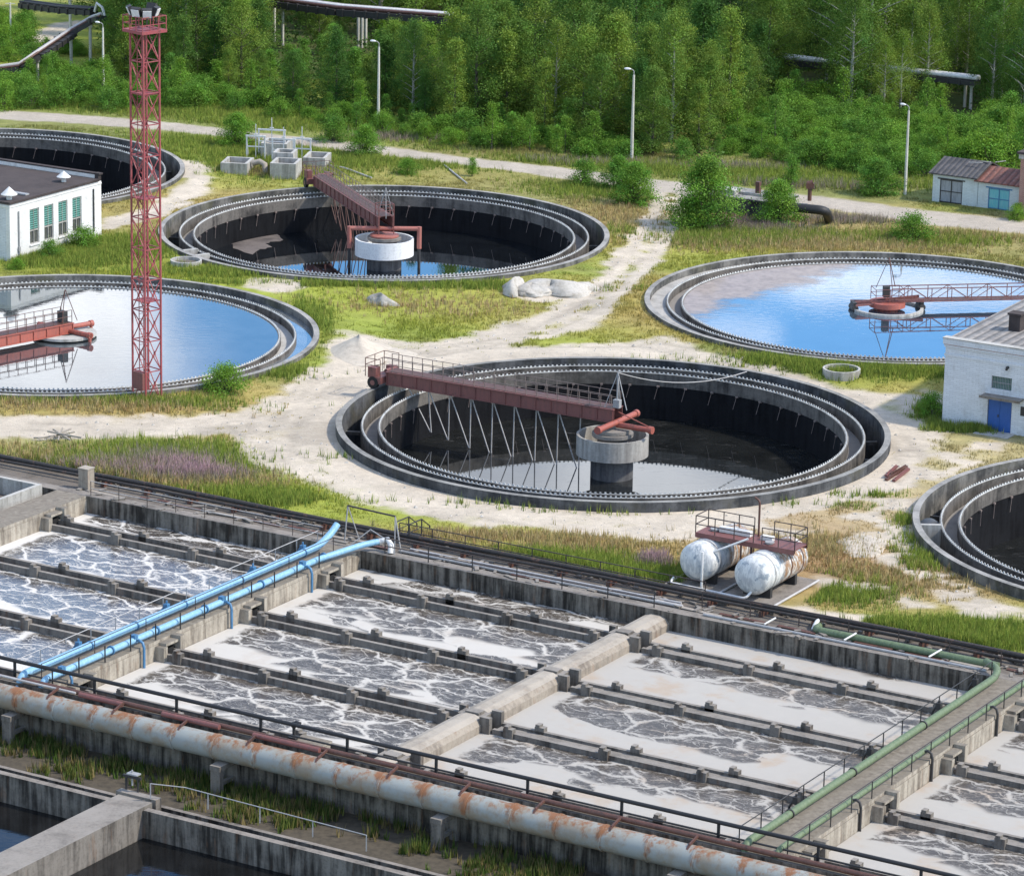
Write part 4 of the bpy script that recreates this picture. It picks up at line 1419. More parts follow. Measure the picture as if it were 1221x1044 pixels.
m = MB(); m.bar((-.4, 0, 0), (-.4, 0, .8), .1); m.bar((.4, 0, 0), (.4, 0, .8), .1); m.bar((-.6, 0, .8), (.6, 0, .8), .14); m.obj('frame', MAT['dark_steel'], t)
m = MB(); m.tube([(0, 0, .3), (0, 0, 1.2)], .05, 8); m.box((.1, 0, 1.0), (.7, .4, .08)); m.obj('spindle', MAT['steel_grey'], t)
# shade-loving weeds under the great pipe
n = 4200
xp = rng.uniform(-24, 40, n); xq = rng.uniform(-24.2, -19.6, n)
k = rng.random(n) < sstep(fbm(xp, xq, 3, 401, 3), .32, .55)
xp, xq = xp[k], xq[k]
xx, yy = OX + xp * PX - xq * PY, OY + xp * PY + xq * PX
gcl = np.array([(.085, .13, .03), (.14, .15, .04), (.20, .16, .07), (.06, .10, .02)])[rng.integers(0, 4, len(xx))]
tag(link('undergrowth', blades('undergrowth', xx, yy, .35 + .7 * fbm(xp, xq, 2, 411, 3), np.full(len(xx), .09), gcl, per=6, z=np.full(len(xx), LOW))), kind='stuff')
# ------------------------------------------------------------------ clarifier tanks (origin at centre, z 0 = yard level)
ZR, ZW2, ZW1 = RIM, .45, .34
SHARED = {}


def share(key, build, mats):
    if key not in SHARED:
        o = build().obj(key, mats)
        SHARED[key] = o.data
        bpy.data.objects.remove(o)
    return SHARED[key]


def teeth(r, z, n):
    m = MB()
    for k in range(n):
        a = 2 * math.pi * k / n
        da = math.pi / n * .46
        V = []
        for zz in (z - .02, z + .12):
            for rr in (r - .02, r + .02):
                w_ = da * (1 if zz < z + .1 else .72)
                V += [(rr * math.cos(a - w_), rr * math.sin(a - w_), zz), (rr * math.cos(a + w_), rr * math.sin(a + w_), zz)]
        m.add(V, [(0, 1, 3, 2), (4, 6, 7, 5), (0, 4, 5, 1), (2, 3, 7, 6), (0, 2, 6, 4), (1, 5, 7, 3)])
    m.lathe([(r - .03, z - .14), (r + .03, z - .14), (r + .03, z), (r - .03, z)], 128)
    return m


def tank(k, label, full=False, wz=-3.2, cup=None, parts=(), water='water_dark', dark=False, beams=True):
    x, y = TANKS[k]
    t = thing('clarifier_tank', label, 'water tank', (x, y, 0), 0, 'round clarifier tanks')

    def part(name, key, build, mats):
        o = link(name, share(key, build, mats), t)
        return o
    rimm = MAT['rim_dark' if dark else 'rim']
    part('outer_wall', 'outer_wall' + ('_d' if dark else ''), lambda: MB().lathe([(19.55, ZR), (20, ZR), (20, -3), (19.55, -3)], 160), rimm)
    part('weir_wall', 'weir_wall_outer', lambda: MB().lathe([(18.0, ZW2), (18.2, ZW2), (18.2, -2.6), (18.0, -2.6)], 160), MAT['weir_wall'])
    part('weir_wall', 'weir_wall_inner', lambda: MB().lathe([(16.75, ZW1), (16.98, ZW1), (16.98, -1.4), (16.75, -1.4)], 160), MAT['weir_wall'])
    part('weir_plate', 'weir_plate_outer', lambda: teeth(18.1, ZW2 + .02, 330), MAT['weir_plate'])
    part('weir_plate', 'weir_plate_inner', lambda: teeth(16.86, ZW1 + .02, 310), MAT['weir_plate'])
    part('launder_floor', 'launder_floor', lambda: MB().lathe([(16.98, -.55), (18.0, -.55)], 160, False), MAT['launder'])
    if not full:
        part('channel_floor', 'channel_floor', lambda: MB().lathe([(18.2, -2.5), (19.55, -2.5)], 160, False), MAT['chan'])
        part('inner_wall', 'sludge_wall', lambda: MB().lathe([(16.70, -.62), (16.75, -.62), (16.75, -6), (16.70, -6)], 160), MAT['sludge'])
        bk = None
        m = MB()
        m.box((0, 0, 0), (.14, .20, .12)); m.bar((-.05, .02, -.05), (-.12, .25, -1.0), .03)
        bd = None
        for i in range(48):
            a = 2 * math.pi * i / 48 + .03
            loc = (16.60 * math.cos(a), 16.60 * math.sin(a), -.60)
            o = link('wall_bracket', share('wall_bracket', lambda: m, MAT['rail']), t, loc, a)
        if beams:
            for i in range(24):
                a = 2 * math.pi * (i + .5) / 24
                link('cross_beam', share('cross_beam', lambda: MB().box((0, 0, 0), (1.34, .22, .25)), MAT['weir_wall']), t, (18.875 * math.cos(a), 18.875 * math.sin(a), -1.0), a)
    else:
        w2 = MB().lathe([(18.2, .16), (19.55, .16)], 160, False)
        tag(w2.obj('channel_water', MAT['water_chan' if k == 'A' else 'pale_scum'], None, (x, y, 0)), kind='structure')
        w3 = MB().lathe([(16.98, -.18), (18.0, -.18)], 160, False)
        tag(w3.obj('launder_foam', MAT['chamber'] if k == 'A' else MAT['launder'], None, (x, y, 0)), kind='structure')
    m = MB().disc(16.74 if not full else 16.75, wz, 128)
    tag(m.obj('tank_water', MAT[water], None, (x, y, 0), fix=False), kind='structure')
    for a, dz in parts:                    # concrete partitions across the channel
        m = MB(); m.box((0, 0, -.3), (1.34, .32, 1.5))
        m.obj('partition', MAT['chamber'], t, (18.875 * math.cos(a), 18.875 * math.sin(a), dz), a)
    if cup:
        m = MB()
        m.lathe([(1.55, -8), (1.55, -1.1), (1.3, -1.1)], 48, False)
        m.obj('column', MAT['column'], t)
        m = MB()
        m.lathe([(2.62, -.02), (2.44, -.02), (2.44, -1.3), (1.5, -1.42), (1.5, -1.50), (2.62, -1.50)], 64)
        m.obj('influent_cup', MAT[cup], t)
        m = MB()
        m.lathe([(0, .12), (1.5, .12), (1.5, -.12), (1.42, -.2), (1.1, -.2), (1.1, -1.3)], 48, False)
        m.obj('bearing_slab', MAT['launder'], t)
    return t


def ang_from(k, px, py, z):
    g = at(px, py, z)
    return math.atan2(g.y - TANKS[k][1], g.x - TANKS[k][0])


tank('C', 'half-drained round tank in the sandy middle yard, its long red bridge reaching the left rim', cup='cup', dark=True)
tank('B', 'drained round tank with a white central cup, behind the middle one', wz=-2.75, cup='cup_white', water='water_blue', parts=[(ang_from('B', 222, 303, .3), .25), (ang_from('B', 252, 307, .3), .25)])
tank('A', 'brim-full round tank beside the red lattice mast at the left edge', full=True, wz=.30, water='water_full')
tank('D', 'brim-full blue round tank with grey scum and a thin lattice bridge on the right', full=True, wz=.30, water='water_scum')
tank('E', 'drained round tank behind the white flat-roofed building', wz=-3.6, cup='cup', water='water_dark')
tank('F', 'drained round tank cut by the right edge, near the small grey building', wz=-3.8, cup='cup', water='water_dark', parts=[(ang_from('F', 1118, 632, .3), .25)])
for k, cup in (('A', None), ('D', None)):
    m = MB(); m.lathe([(1.55, -8), (1.55, .05)], 40, False); m.lathe([(1.2, .62), (2.5, .62), (2.5, .42), (1.2, .42)], 56)
    if k == 'D': m = MB().lathe([(2.75, .48), (3.0, .48), (3.0, .28), (2.75, .28)], 64)
    o = m.obj('centre_ring', MAT['chamber'], None, TANKS[k] + (0,))
    tag(o, {'A': 'pale ring platform in the middle of the full tank by the mast', 'D': 'white ring floating round the hub of the blue right tank'}[k], 'ring platform')
# bent grey sheet standing in the channel of the nearest right tank
m = MB()
a = ang_from('F', 1113, 622, .3)
V = []
for i in range(9):
    s = i / 8
    for z in (-.6, .25 + .35 * math.sin(math.pi * s)):
        V.append(((18.2 + 1.35 * s), .1 * math.sin(3 * s), z))
m.add(V, [(2 * i, 2 * i + 2, 2 * i + 3, 2 * i + 1) for i in range(8)])
m.add([(vx, vy + .06, vz) for vx, vy, vz in V], [(2 * i, 2 * i + 1, 2 * i + 3, 2 * i + 2) for i in range(8)])
tag(m.obj('baffle_sheet', MAT['steel_grey'], None, TANKS['F'] + (0,), a), 'round-topped grey sheet across the channel of the right edge tank', 'baffle')
# floating scum raft in the drained tank behind
g = at(292, 283, -2.72)
m = MB()
N = 40
top = []
for i in range(N):
    a = 2 * math.pi * i / N
    rr = 1 + .25 * math.sin(3 * a + 1) + .18 * rnd.uniform(-1, 1)
    top.append((2.9 * rr * math.cos(a), 5.2 * rr * math.sin(a), 0))
m.add(top, [tuple(range(N))])
o = m.obj('scum_raft', concrete('dry_scum', (.17, .145, .13), (.09, .078, .072), .1, .9), None, (g.x, g.y, -2.735), R(20), fix=False)
tag(o, kind='stuff')


# ------------------------------------------------------------------ rotating scraper bridges (local x runs from hub to rim)
def bridge(k, label, ang, style, wz):
    x, y = TANKS[k]
    t = thing('scraper_bridge', label, 'tank bridge', (x, y, 0), ang, 'rotating scraper bridges')
    red = MAT['red_bright' if style == 'A' else 'red']
    L0, L1 = -.4, 19.0
    zb, zt = (1.0, 2.0) if style != 'A' else (.62, 1.45)
    half = .62
    if style in ('C', 'B', 'E', 'A'):
        for s in (-1, 1):
            m = MB()
            m.box(((L0 + L1) / 2, s * half, (zb + zt) / 2), (L1 - L0, .05, zt - zb))
            m.box(((L0 + L1) / 2, s * half, zb + .03), (L1 - L0 - .01, .26, .055))
            m.box(((L0 + L1) / 2, s * half, zt - .03), (L1 - L0 - .01, .26, .055))
            n = 15
            for i in range(n + 1):
                m.box((L0 + .1 + (L1 - L0 - .2) * i / n, s * (half + .05), (zb + zt) / 2), (.05, .09, zt - zb - .12))
            m.obj('girder', red, t)
        m = MB(); m.box(((L0 + L1) / 2, 0, zt + .01), (L1 - L0 - .2, 1.15, .04)); m.obj('walkway', MAT['rust'], t)
        for s in (-1, 1):
            m = MB()
            zz = zt + .03
            for h in (.52, 1.02): m.tube([(L0 + .2, s * .68, zz + h), (L1 + .3, s * .68, zz + h)], .024, 6)
            nn = 22
            for i in range(nn + 1): m.bar((L0 + .2 + (L1 - L0 + .1) * i / nn, s * .68, zz), (L0 + .2 + (L1 - L0 + .1) * i / nn, s * .68, zz + 1.02), .042)
            m.obj('railing', MAT['rail' if style != 'A' else 'rust'], t)
    else:                                   # light lattice bridge
        zb, zt = 1.0, 2.1
        for s in (-1, 1):
            m = MB()
            for z in (zb, zt): m.bar((.2, s * .6, z), (20.6, s * .6, z), .075)
            n = 12
            for i in range(n + 1):
                xx = .2 + 20.4 * i / n
                m.bar((xx, s * .6, zb), (xx, s * .6, zt), .06)
                if i < n: m.bar((xx, s * .6, zb if i % 2 == 0 else zt), (xx + 20.4 / n, s * .6, zt if i % 2 == 0 else zb), .045)
            m.obj('lattice', MAT['red'], t)
        m = MB(); m.box((10.4, 0, zb - .02), (20, 1.0, .05)); m.obj('walkway', MAT['rust'], t)
    # rim carriage
    m = MB()
    m.box((19.6, 0, zb + .35), (1.0, 2.5, .5)); m.box((19.9, .9, zb + .9), (.7, .6, .8)); m.box((19.5, -.85, zb + .75), (.6, .5, .7))
    m.tube([(19.3, -1.3, zb + .9), (19.3, .2, zb + .9)], .16, 10)
    m.obj('carriage', MAT['red'], t)
    wh = None
    for yy in (-1.15, 1.15):
        m = MB()
        m.tube([(0, -.14, 0), (0, .14, 0)], .46, 20)
        m.tube([(0, -.16, 0), (0, .16, 0)], .2, 12, mi=1)
        if wh is None: wh = m.obj('wheel', [MAT['rubber'], MAT['red']], t, (19.78, yy, ZR + .46))
        else: clone(wh, (19.78, yy, ZR + .46), None, t)
    m = MB()
    for h in (.5, 1.0):
        m.bar((19.1, -1.3, zt + h), (20.4, -1.3, zt + h), .04); m.bar((20.4, -1.3, zt + h), (20.4, 1.3, zt + h), .04); m.bar((19.1, 1.3, zt + h), (20.4, 1.3, zt + h), .04)
    for a, b in ((19.1, -1.3), (20.4, -1.3), (20.4, 0), (20.4, 1.3), (19.1, 1.3)): m.bar((a, b, zb + .6), (a, b, zt + 1.0), .045)
    m.obj('end_railing', MAT['rust'], t)
    # scraper rods: zigzag down to the floor blades
    if style in ('C', 'B', 'E'):
        n = 8
        x0, dx = 2.8, 1.86
        zfl = wz - .3
        for i in range(n):
            xt = x0 + dx * i
            xb = xt + (.25 if i < n - 1 else -.1)
            zf = zfl + (.0 if i < 5 else .35 * (i - 4))
            m = MB()
            m.tube([(xt, -.2, zb), (xb, -.55, zf)], .045, 6)
            m.tube([(xt + dx, -.2, zb), (xb + .08, -.55, zf + .02)], .045, 6)
            m.obj('scraper_rod', MAT['rod' if style == 'C' else 'rust'], t)
    # hub
    if style == 'C':
        m = MB(); m.lathe([(0, .40), (1.28, .40), (1.28, .16), (0, .16)], 40, False); m.obj('turntable', MAT['launder'], t)
        for s in (0, 1):
            m = MB()
            if s == 0:
                m.tube([(-.35, -2.95, .95), (-.35, 2.95, .95)], .22, 14)
                for yy in (-2.96, 2.66): m.tube([(-.35, yy, .95), (-.35, yy + .3, .95)], .28, 14)
            else:
                m.tube([(-.3, 0, .72), (-3.2, -.1, .72)], .21, 14)
                m.tube([(-2.9, -.1, .72), (-3.21, -.1, .72)], .28, 14)
                m.bar((-.4, 0, 1.7), (-3.0, -.1, .9), .06)
            m.obj('feed_pipe', MAT['red_bright'], t)
        mast0 = (-.3, 0, zt)
    elif style in ('B', 'E'):
        m = MB(); m.lathe([(0, .30), (1.28, .30), (1.28, .16), (0, .16)], 40, False); m.obj('turntable', MAT['pink'], t)
        ga = -ang + (R(3) if style == 'B' else R(50))
        d = Vector((math.cos(ga), math.sin(ga), 0))
        m = MB(); m.tube([d * -3.15 + Vector((0, 0, .85)), d * 3.15 + Vector((0, 0, .85))], .2, 12); m.obj('feed_pipe', MAT['pink'], t)
        for s in (-1, 1):
            m = MB(); m.tube([d * 3.1 * s + Vector((0, 0, 1.02)), d * 3.1 * s + Vector((0, 0, -.95))], .21, 12); m.tube([d * 3.1 * s + Vector((0, 0, -.95)), d * 3.1 * s + Vector((0, 0, wz - 1))], .14, 10, mi=1)
            m.obj('down_pipe', [MAT['pink'], MAT['dark_steel']], t)
        mast0 = (-.3, 0, zt)
        m = MB()
        for a, b in ((-.5, -.7), (.5, -.7), (-.5, .7), (.5, .7)): m.bar((a, b, .4), (a, b, zt + 1.1), .07)
        for z in (zt + .55, zt + 1.1): m.bar((-.5, -.7, z), (.5, -.7, z), .05); m.bar((-.5, .7, z), (.5, .7, z), .05); m.bar((-.5, -.7, z), (-.5, .7, z), .05); m.bar((.5, -.7, z), (.5, .7, z), .05)
        m.obj('hub_cage', MAT['red'], t)
    elif style == 'A':
        for d, z, l0, l in ((Vector((-1, .04, 0)), .95, .2, 2.7), (Vector((-.12, 1, 0)), .80, -2.9, 2.9)):
            m = MB(); m.tube([d * l0 + Vector((0, 0, z)), d * l + Vector((0, 0, z))], .20, 12); m.tube([d * (l - .3) + Vector((0, 0, z)), d * l + Vector((0, 0, z))], .26, 12)
            m.tube([d * (l - .15) + Vector((0, 0, z)), d * (l - .15) + Vector((0, 0, .2))], .13, 10)
            m.obj('feed_pipe', MAT['red_bright'], t)
        m = MB(); m.box((.2, 0, 1.9), (.5, .7, .9)); m.obj('gearbox', MAT['dark_steel'], t)
        mast0 = (-.1, 0, zt)
    else:
        m = MB(); m.lathe([(0, .95), (1.5, .95), (1.5, .55), (.9, .5), (.9, .3)], 36, False); m.obj('turntable', MAT['red_bright'], t)
        for s in (-1, 1):
            m = MB()
            m.bar((-2.9, s * .05, .85), (2.9, s * .75, 1.15), .14, .22); m.bar((-2.9, s * .9, .85), (2.9, -s * .2, .95), .10, .16)
            m.obj('arm', MAT['red'], t)
        for xx in (-2.85, 2.85):
            m = MB(); m.box((xx, 0, .62), (.3, 1.0, .7)); m.tube([(xx, -.6, .5), (xx, .6, .5)], .28, 12)
            m.obj('end_roller', MAT['dark_steel'], t)
        m = MB(); m.box((-.1, .1, 1.75), (.5, .5, .9)); m.obj('gearbox', MAT['dark_steel'], t)
        m = MB()
        for a, b in ((-1.2, -.8), (1.2, -.8), (-1.2, .8), (1.2, .8), (0, -.8), (0, .8)): m.bar((a, b, 1.05), (a, b, 2.1), .05)
        for z in (1.6, 2.1):
            for b in (-.8, .8): m.bar((-1.2, b, z), (1.2, b, z), .04)
            for a in (-1.2, 1.2): m.bar((a, -.8, z), (a, .8, z), .04)
        m.obj('hub_railing', MAT['red'], t)
        mast0 = (0, 0, 2.05)
    m = MB()
    ap = Vector(mast0) + Vector((0, 0, 2.6))
    for a in (40, 160, 280):
        m.bar(Vector(mast0) + Vector((1.0 * math.cos(R(a)), .8 * math.sin(R(a)), 0)), ap, .05)
    if style == 'C':
        m.bar(Vector(mast0), ap, .1)
        m.box(Vector(mast0) + Vector((0, 0, .3)), (.5, .4, .6))
    m.obj('cable_mast', MAT['steel_grey' if style in 'CB' else 'rust'], t)
    if style == 'C':
        m = MB()
        dirv = Matrix.Rotation(-ang, 3, 'Z') @ Vector((10.5, 15.4, 0))
        pts = [ap.lerp(Vector((dirv.x, dirv.y, ZR + .2)), s) - Vector((0, 0, 1.6 * 4 * s * (1 - s) * .5)) for s in [i / 12 for i in range(13)]]
        m.tube(pts, .035, 5)
        m.obj('supply_cable', MAT['rod'], t)
    return t


bridge('C', 'long dull red girder bridge with pale zigzag rods over the middle tank', ang_from('C', 455, 459, .7), 'C', -3.2)
bridge('B', 'dark red girder bridge running away to the far left rim, behind the white cup', ang_from('B', 378, 222, .7), 'B', -2.75)
bridge('A', 'orange red girder bridge lying just over the full tank at the left edge', ang_from('A', 0, 405, 1.0), 'A', .3)
bridge('D', 'thin rusty lattice bridge over the full blue tank on the right', ang_from('D', 1221, 352, 1.2), 'D', .3)
bridge('E', 'dark red bridge of the tank behind the flat roof, barely visible', ang_from('E', -250, 215, 1.2), 'E', -3.6)

# ------------------------------------------------------------------ white pump house on the left
h = thing('pump_house', 'white brick pump house with a flat dark roof and teal louvred windows', 'building', pq(-90, 66.85, 0), ANG)
# local x = +p (out of the window face is x>0), y = along the face
HX, HY, HZ = -22.0, 12.9, 4.95
m = MB()
wins = [(2.75, 4.05), (4.75, 6.05), (6.75, 8.05), (8.75, 10.05)]
WZ0, WZ1 = .95, 4.05
ys = [0] + [v for w_ in wins for v in w_] + [HY]
for i in range(0, len(ys), 2): m.b2(-.4, 0, ys[i], ys[i + 1], -.3, HZ)
for a, b in wins: m.b2(-.4, 0, a, b, -.3, WZ0); m.b2(-.4, 0, a, b, WZ1, HZ)
m.b2(HX, -.4, HY - .4, HY, -.3, HZ + .55); m.b2(HX, HX + .4, 0, HY - .4, -.3, HZ)
m.obj('wall', MAT['white_brick'], h)
m = MB(); m.b2(HX, -.402, 0, .4, -.3, HZ); m.obj('wall', MAT['grey_and_shaded_brick'], h)  # near wall greyer and bluer: its shade is put into the brick colour
m = MB()
m.b2(HX - .1, .12, -.12, HY - .42, HZ + .003, HZ + .22)
m.b2(-.45, .14, HY - .415, HY + .1, HZ + .56, HZ + .70)
m.b2(HX, -.453, HY - .42, HY + .08, HZ + .56, HZ + .68)
rf = m.obj('roof', MAT['roof_felt'], h)
m = MB(); m.b2(-.395, .01, HY - .4, HY + .003, HZ, HZ + .555); m.obj('parapet', MAT['roof_felt'], h)
m = MB(); m.b2(.002, .06, -.05, HY, HZ - .28, HZ - .12); m.b2(HX, .05, -.06, -.002, HZ - .3, HZ - .1); m.obj('cornice', MAT['white_brick'], h)
teal = paint('teal_louvre', (.085, .24, .20), .2, (.07, .13, .11), .5, fade=(.13, .30, .26))
dpane = plain('dusty_glass', (.12, .125, .11), .25)
for a, b in wins:
    m = MB()
    for (y0, y1) in ((a + .003, a + .09), (b - .09, b - .003), ((a + b) / 2 - .03, (a + b) / 2 + .03)): m.b2(-.2, -.08, y0, y1, WZ0, WZ1)
    for z in (WZ0 + .04, 2.15, WZ1 - .05): m.b2(-.2, -.075, a + .003, b - .003, z - .05, z + .05)
    f = m.obj('window', MAT['chamber'], h)
    m = MB()
    for i in range(9): m.box((-.14, (a + b) / 2, 2.32 + i * .195), (.12, b - a - .16, .10), rot=Matrix.Rotation(R(35), 3, 'Y'))
    m.b2(-.23, -.21, a + .05, b - .05, 2.2, WZ1)
    m.obj('louvre', teal, f)
    m = MB(); m.b2(-.23, -.20, a + .05, b - .05, WZ0, 2.14)
    for i in range(1, 4): m.b2(-.2, -.17, a + (b - a) * i / 4 - .02, a + (b - a) * i / 4 + .02, WZ0, 2.14)
    m.obj('pane', dpane, f)
    m = MB(); m.b2(-.05, .10, a - .08, b + .08, WZ0 - .12, WZ0 - .003); m.obj('sill', MAT['white_brick'], f)
for y_, z0, z1 in ((1.15, .2, 4.2), (11.7, .6, 4.4)):
    m = MB(); m.tube([(.09, y_, z0), (.09, y_, z1)], .06, 8); m.box((.1, y_, .9), (.14, .25, .4)) if y_ < 2 else None
    m.obj('downpipe', MAT['steel_grey' if y_ < 5 else 'dark_steel'], h)
for px, py, big in ((76, 211, 1), (11, 232, 1.15)):
    g = at(px, py + 6, HZ + .2)
    v = MB()
    v.lathe([(.22 * big, 0), (.22 * big, .45)], 14, False); v.lathe([(0, 1.0 * big), (.62 * big, .48), (.60 * big, .42), (0, .42)], 18, False)
    loc = Matrix.Rotation(-ANG, 3, 'Z') @ (g - h.location)
    v.obj('roof_vent', MAT['white_pipe'], h, (loc.x, loc.y, HZ + .2))
m = MB(); m.box((0, 0, .3), (1.6, .5, .12)); g = at(24, 232, HZ + .2); loc = Matrix.Rotation(-ANG, 3, 'Z') @ (g - h.location); m.obj('roof_hatch', MAT['steel_grey'], h, (loc.x, loc.y, HZ))

# ------------------------------------------------------------------ small grey-white building on the right
h = thing('valve_house', 'grey white brick building with a corrugated roof and a blue door', 'building', pq(-1.55, 64.45, 0), ANG)
DX0, DX1, DZ = 3.55, 5.45, 2.55
WX0, WX1, VZ0, VZ1 = 3.75, 5.35, 3.2, 4.15
BL, BD, BH = 14.0, 17.0, 6.0
m = MB()
m.b2(0, DX0, 0, .4, -.3, BH); m.b2(DX1, BL, 0, .4, -.3, BH); m.b2(DX0, DX1, 0, .4, DZ, VZ0)
m.b2(DX0, WX0, 0, .4, VZ0, VZ1); m.b2(WX1, DX1, 0, .4, VZ0, VZ1); m.b2(DX0, DX1, 0, .4, VZ1, BH)
m.b2(0, .4, .4, BD, -.3, BH - .3); m.b2(BL - .4, BL, .4, BD, -.3, BH - .3); m.b2(.4, BL - .4, BD - .4, BD, -.3, BH - .3)
m.obj('wall', MAT['grey_and_shaded_brick'], h)
m = MB()
m.b2(-.16, BL + .1, -.16, .42, BH + .003, BH + .42); m.b2(-.06, BL, -.06, -.002, BH - .9, BH - .72); m.b2(-.08, BL, -.09, -.003, BH - .22, BH - .02)
m.obj('parapet', MAT['grey_and_shaded_brick'], h)
m = MB(); m.b2(-.10, BL + .02, -.10, -.004, BH - .045, BH + .0); m.obj('brick_band', MAT['red_brick'], h)
m = MB(); m.b2(-.2, BL + .14, -.2, .46, BH + .424, BH + .50); m.obj('coping', MAT['chamber'], h)
m = MB()
for (y0, y1, z0, z1) in ((.43, BD + .3, BH + .30, BH + .30),):
    m.add([(-.25, y0, BH + .2), (BL + .2, y0, BH + .2), (BL + .2, y1, BH + .55), (-.25, y1, BH + .55), (-.25, y0, BH + .08), (BL + .2, y0, BH + .08), (BL + .2, y1, BH + .43), (-.25, y1, BH + .43)],
          [(0, 1, 2, 3), (7, 6, 5, 4), (0, 4, 5, 1), (1, 5, 6, 2), (2, 6, 7, 3), (3, 7, 4, 0)])
for i in range(0): m.bar((.1 + i * .6, .45, BH + .23), (.1 + i * .6, BD + .3, BH + .58), .14, .09)
m.obj('roof', MAT['slate'], h)
g = at(1212, 392, BH + .4); loc = Matrix.Rotation(-ANG, 3, 'Z') @ (g - h.location)
m = MB(); m.b2(-.45, .45, -.45, .45, 0, 1.3); m.b2(-.55, .55, -.55, .55, 1.303, 1.45)
m.obj('chimney', MAT['roof_felt'], h, (loc.x, loc.y, BH + .2))
bluedoor = paint('blue_door_paint', (.018, .085, .30), .15, (.02, .05, .13), .5, fade=(.025, .10, .34))
m = MB(); m.b2(DX0 + .05, (DX0 + DX1) / 2 - .01, .08, .16, .02, DZ - .05); m.b2((DX0 + DX1) / 2 + .01, DX1 - .05, .08, .16, .02, DZ - .05)
d = m.obj('door', bluedoor, h)
m = MB(); m.b2(DX1 - 1.1, DX1 - 1.02, .02, .078, 1.1, 1.3); m.obj('handle', MAT['dark_steel'], d)
m = MB(); m.b2(DX0 - .25, DX1 + .95, -.95, -.003, DZ + .14, DZ + .24); m.b2(DX0 - .3, DX1 + 1.0, -1.0, -.92, DZ + .08, DZ + .27)
m.obj('canopy', MAT['trough'], h)
m = MB()
for i in range(13): m.b2(WX0 + .02 + i * .127, WX0 + .045 + i * .127, .1, .16, VZ0, VZ1)
m.b2(WX0, WX1, .09, .17, VZ0 + .46, VZ0 + .50)
f = m.obj('window', MAT['steel_grey'], h)
m = MB(); m.b2(WX0, WX1, .2, .24, VZ0, VZ1); m.obj('pane', paint('green_glass_block', (.12, .27, .23), .1, (.07, .13, .12), .3), f)
m = MB(); m.box((5.0, -.14, 4.95), (.16, .26, .14)); m.tube([(5.0, -.1, 4.95), (5.0, -.32, 4.82)], .09, 8); m.obj('wall_lamp', MAT['dark_steel'], h)
m = MB(); m.b2(6.15, 6.8, -.02, .05, 1.5, 2.2); m.obj('vent_hole_shade', MAT['dark_steel'], h)  # dark plate, coloured for the shade inside a vent hole
m = MB(); m.b2(DX0 - .4, DX1 + .4, -1.5, -.01, -.1, .07); m.obj('door_step', MAT['chamber'], h)

# ------------------------------------------------------------------ garages and brick pillar at the road
def garage(label, p0, wdt, dep, ht, door, roofm, wallm, dm, dlab, gable):
    h = thing('garage', label, 'garage', pq(p0, 137.6, 0), ANG)
    d0, d1, dz = door
    m = MB()
    m.b2(0, d0, 0, .3, -.2, ht); m.b2(d1, wdt, 0, .3, -.2, ht); m.b2(d0, d1, 0, .3, dz, ht)
    m.b2(0, .3, .3, dep, -.2, ht); m.b2(wdt - .3, wdt, .3, dep, -.2, ht); m.b2(.3, wdt - .3, dep - .3, dep, -.2, ht)
    m.obj('wall', wallm, h)
    m = MB()
    e, rz_ = .3, gable
    V = [(-e, -.4, ht + .02), (wdt + e * .2, -.4, ht + .02), (wdt + e * .2, dep * .55, ht + rz_), (-e, dep * .55, ht + rz_), (wdt + e * .2, dep + .3, ht + .02), (-e, dep + .3, ht + .02)]
    m.add(V + [(a, b, c - .12) for a, b, c in V], [(0, 1, 2, 3), (3, 2, 4, 5), (7, 6, 9, 8), (8, 9, 11, 10), (0, 6, 7, 1), (1, 7, 8, 2), (2, 8, 10, 4), (4, 10, 11, 5), (5, 11, 9, 3), (3, 9, 6, 0)])
    m.obj('roof', roofm, h)
    m = MB()
    c = (d0 + d1) / 2
    m.b2(d0 + .04, c - .02, .08, .15, .03, dz - .03); m.b2(c + .02, d1 - .04, .08, .15, .03, dz - .03)
    d = m.obj('door', dm, h)
    m = MB()
    for a in (d0, c - .04, d1 - .08): m.b2(a, a + .08, .03, .077, .02, dz)
    for z in (.03, dz * .48, dz - .08): m.b2(d0 + .085, d1 - .085, .035, .076, z, z + .08)
    m.b2(d0 - .25, d1 + .25, -.05, .02, dz + .01, dz + .13)
    m.obj('door_frame', MAT['dark_steel' if dlab else 'blue_deep'], d)
    return h


garage('grey-doored garage with a dark sagging roof beside the road', -36.2, 4.6, 5.5, 2.75, (.75, 3.05, 2.2), MAT['old_slate'], MAT['garage'], paint('grey_door', (.30, .32, .34), .3, (.20, .20, .20)), 1, 1.05)
garage('turquoise-doored garage with a rusty roof next to the brick pillar', -31.55, 4.3, 5.0, 2.55, (1.05, 3.2, 1.95), MAT['rust_roof'], MAT['garage'], paint('turquoise_door', (.12, .42, .46), .15, (.16, .30, .30), fade=(.20, .46, .47)), 0, .95)
for k, (a, b, c) in enumerate(((1.6, 1.2, .35), (2.4, 2.6, -.3), (3.6, 3.1, .15))):
    m = MB(); m.bar((0, 0, 0), (1.3 - .2 * k, .5 * (k - 1), .12), .12, .05)
    tag(m.obj('roof_plank', MAT['chamber'], None, pq(-36.2 + a + 1.2, 138.4 + b * .8, 3.75), ANG + c), ['pale loose board on the dark garage roof, nearest the left', 'pale broken board in the collapsed part of the dark garage roof', 'pale board where the dark and the rusty garage roofs meet'][k], 'board')
h = thing('brick_pillar', 'red brick tower end with a white cap at the right edge behind the road', 'brick building', pq(-27.0, 136.6, 0), ANG)
m = MB(); m.b2(0, 5, 0, 5, -.2, 5.3); m.obj('wall', MAT['red_brick'], h)
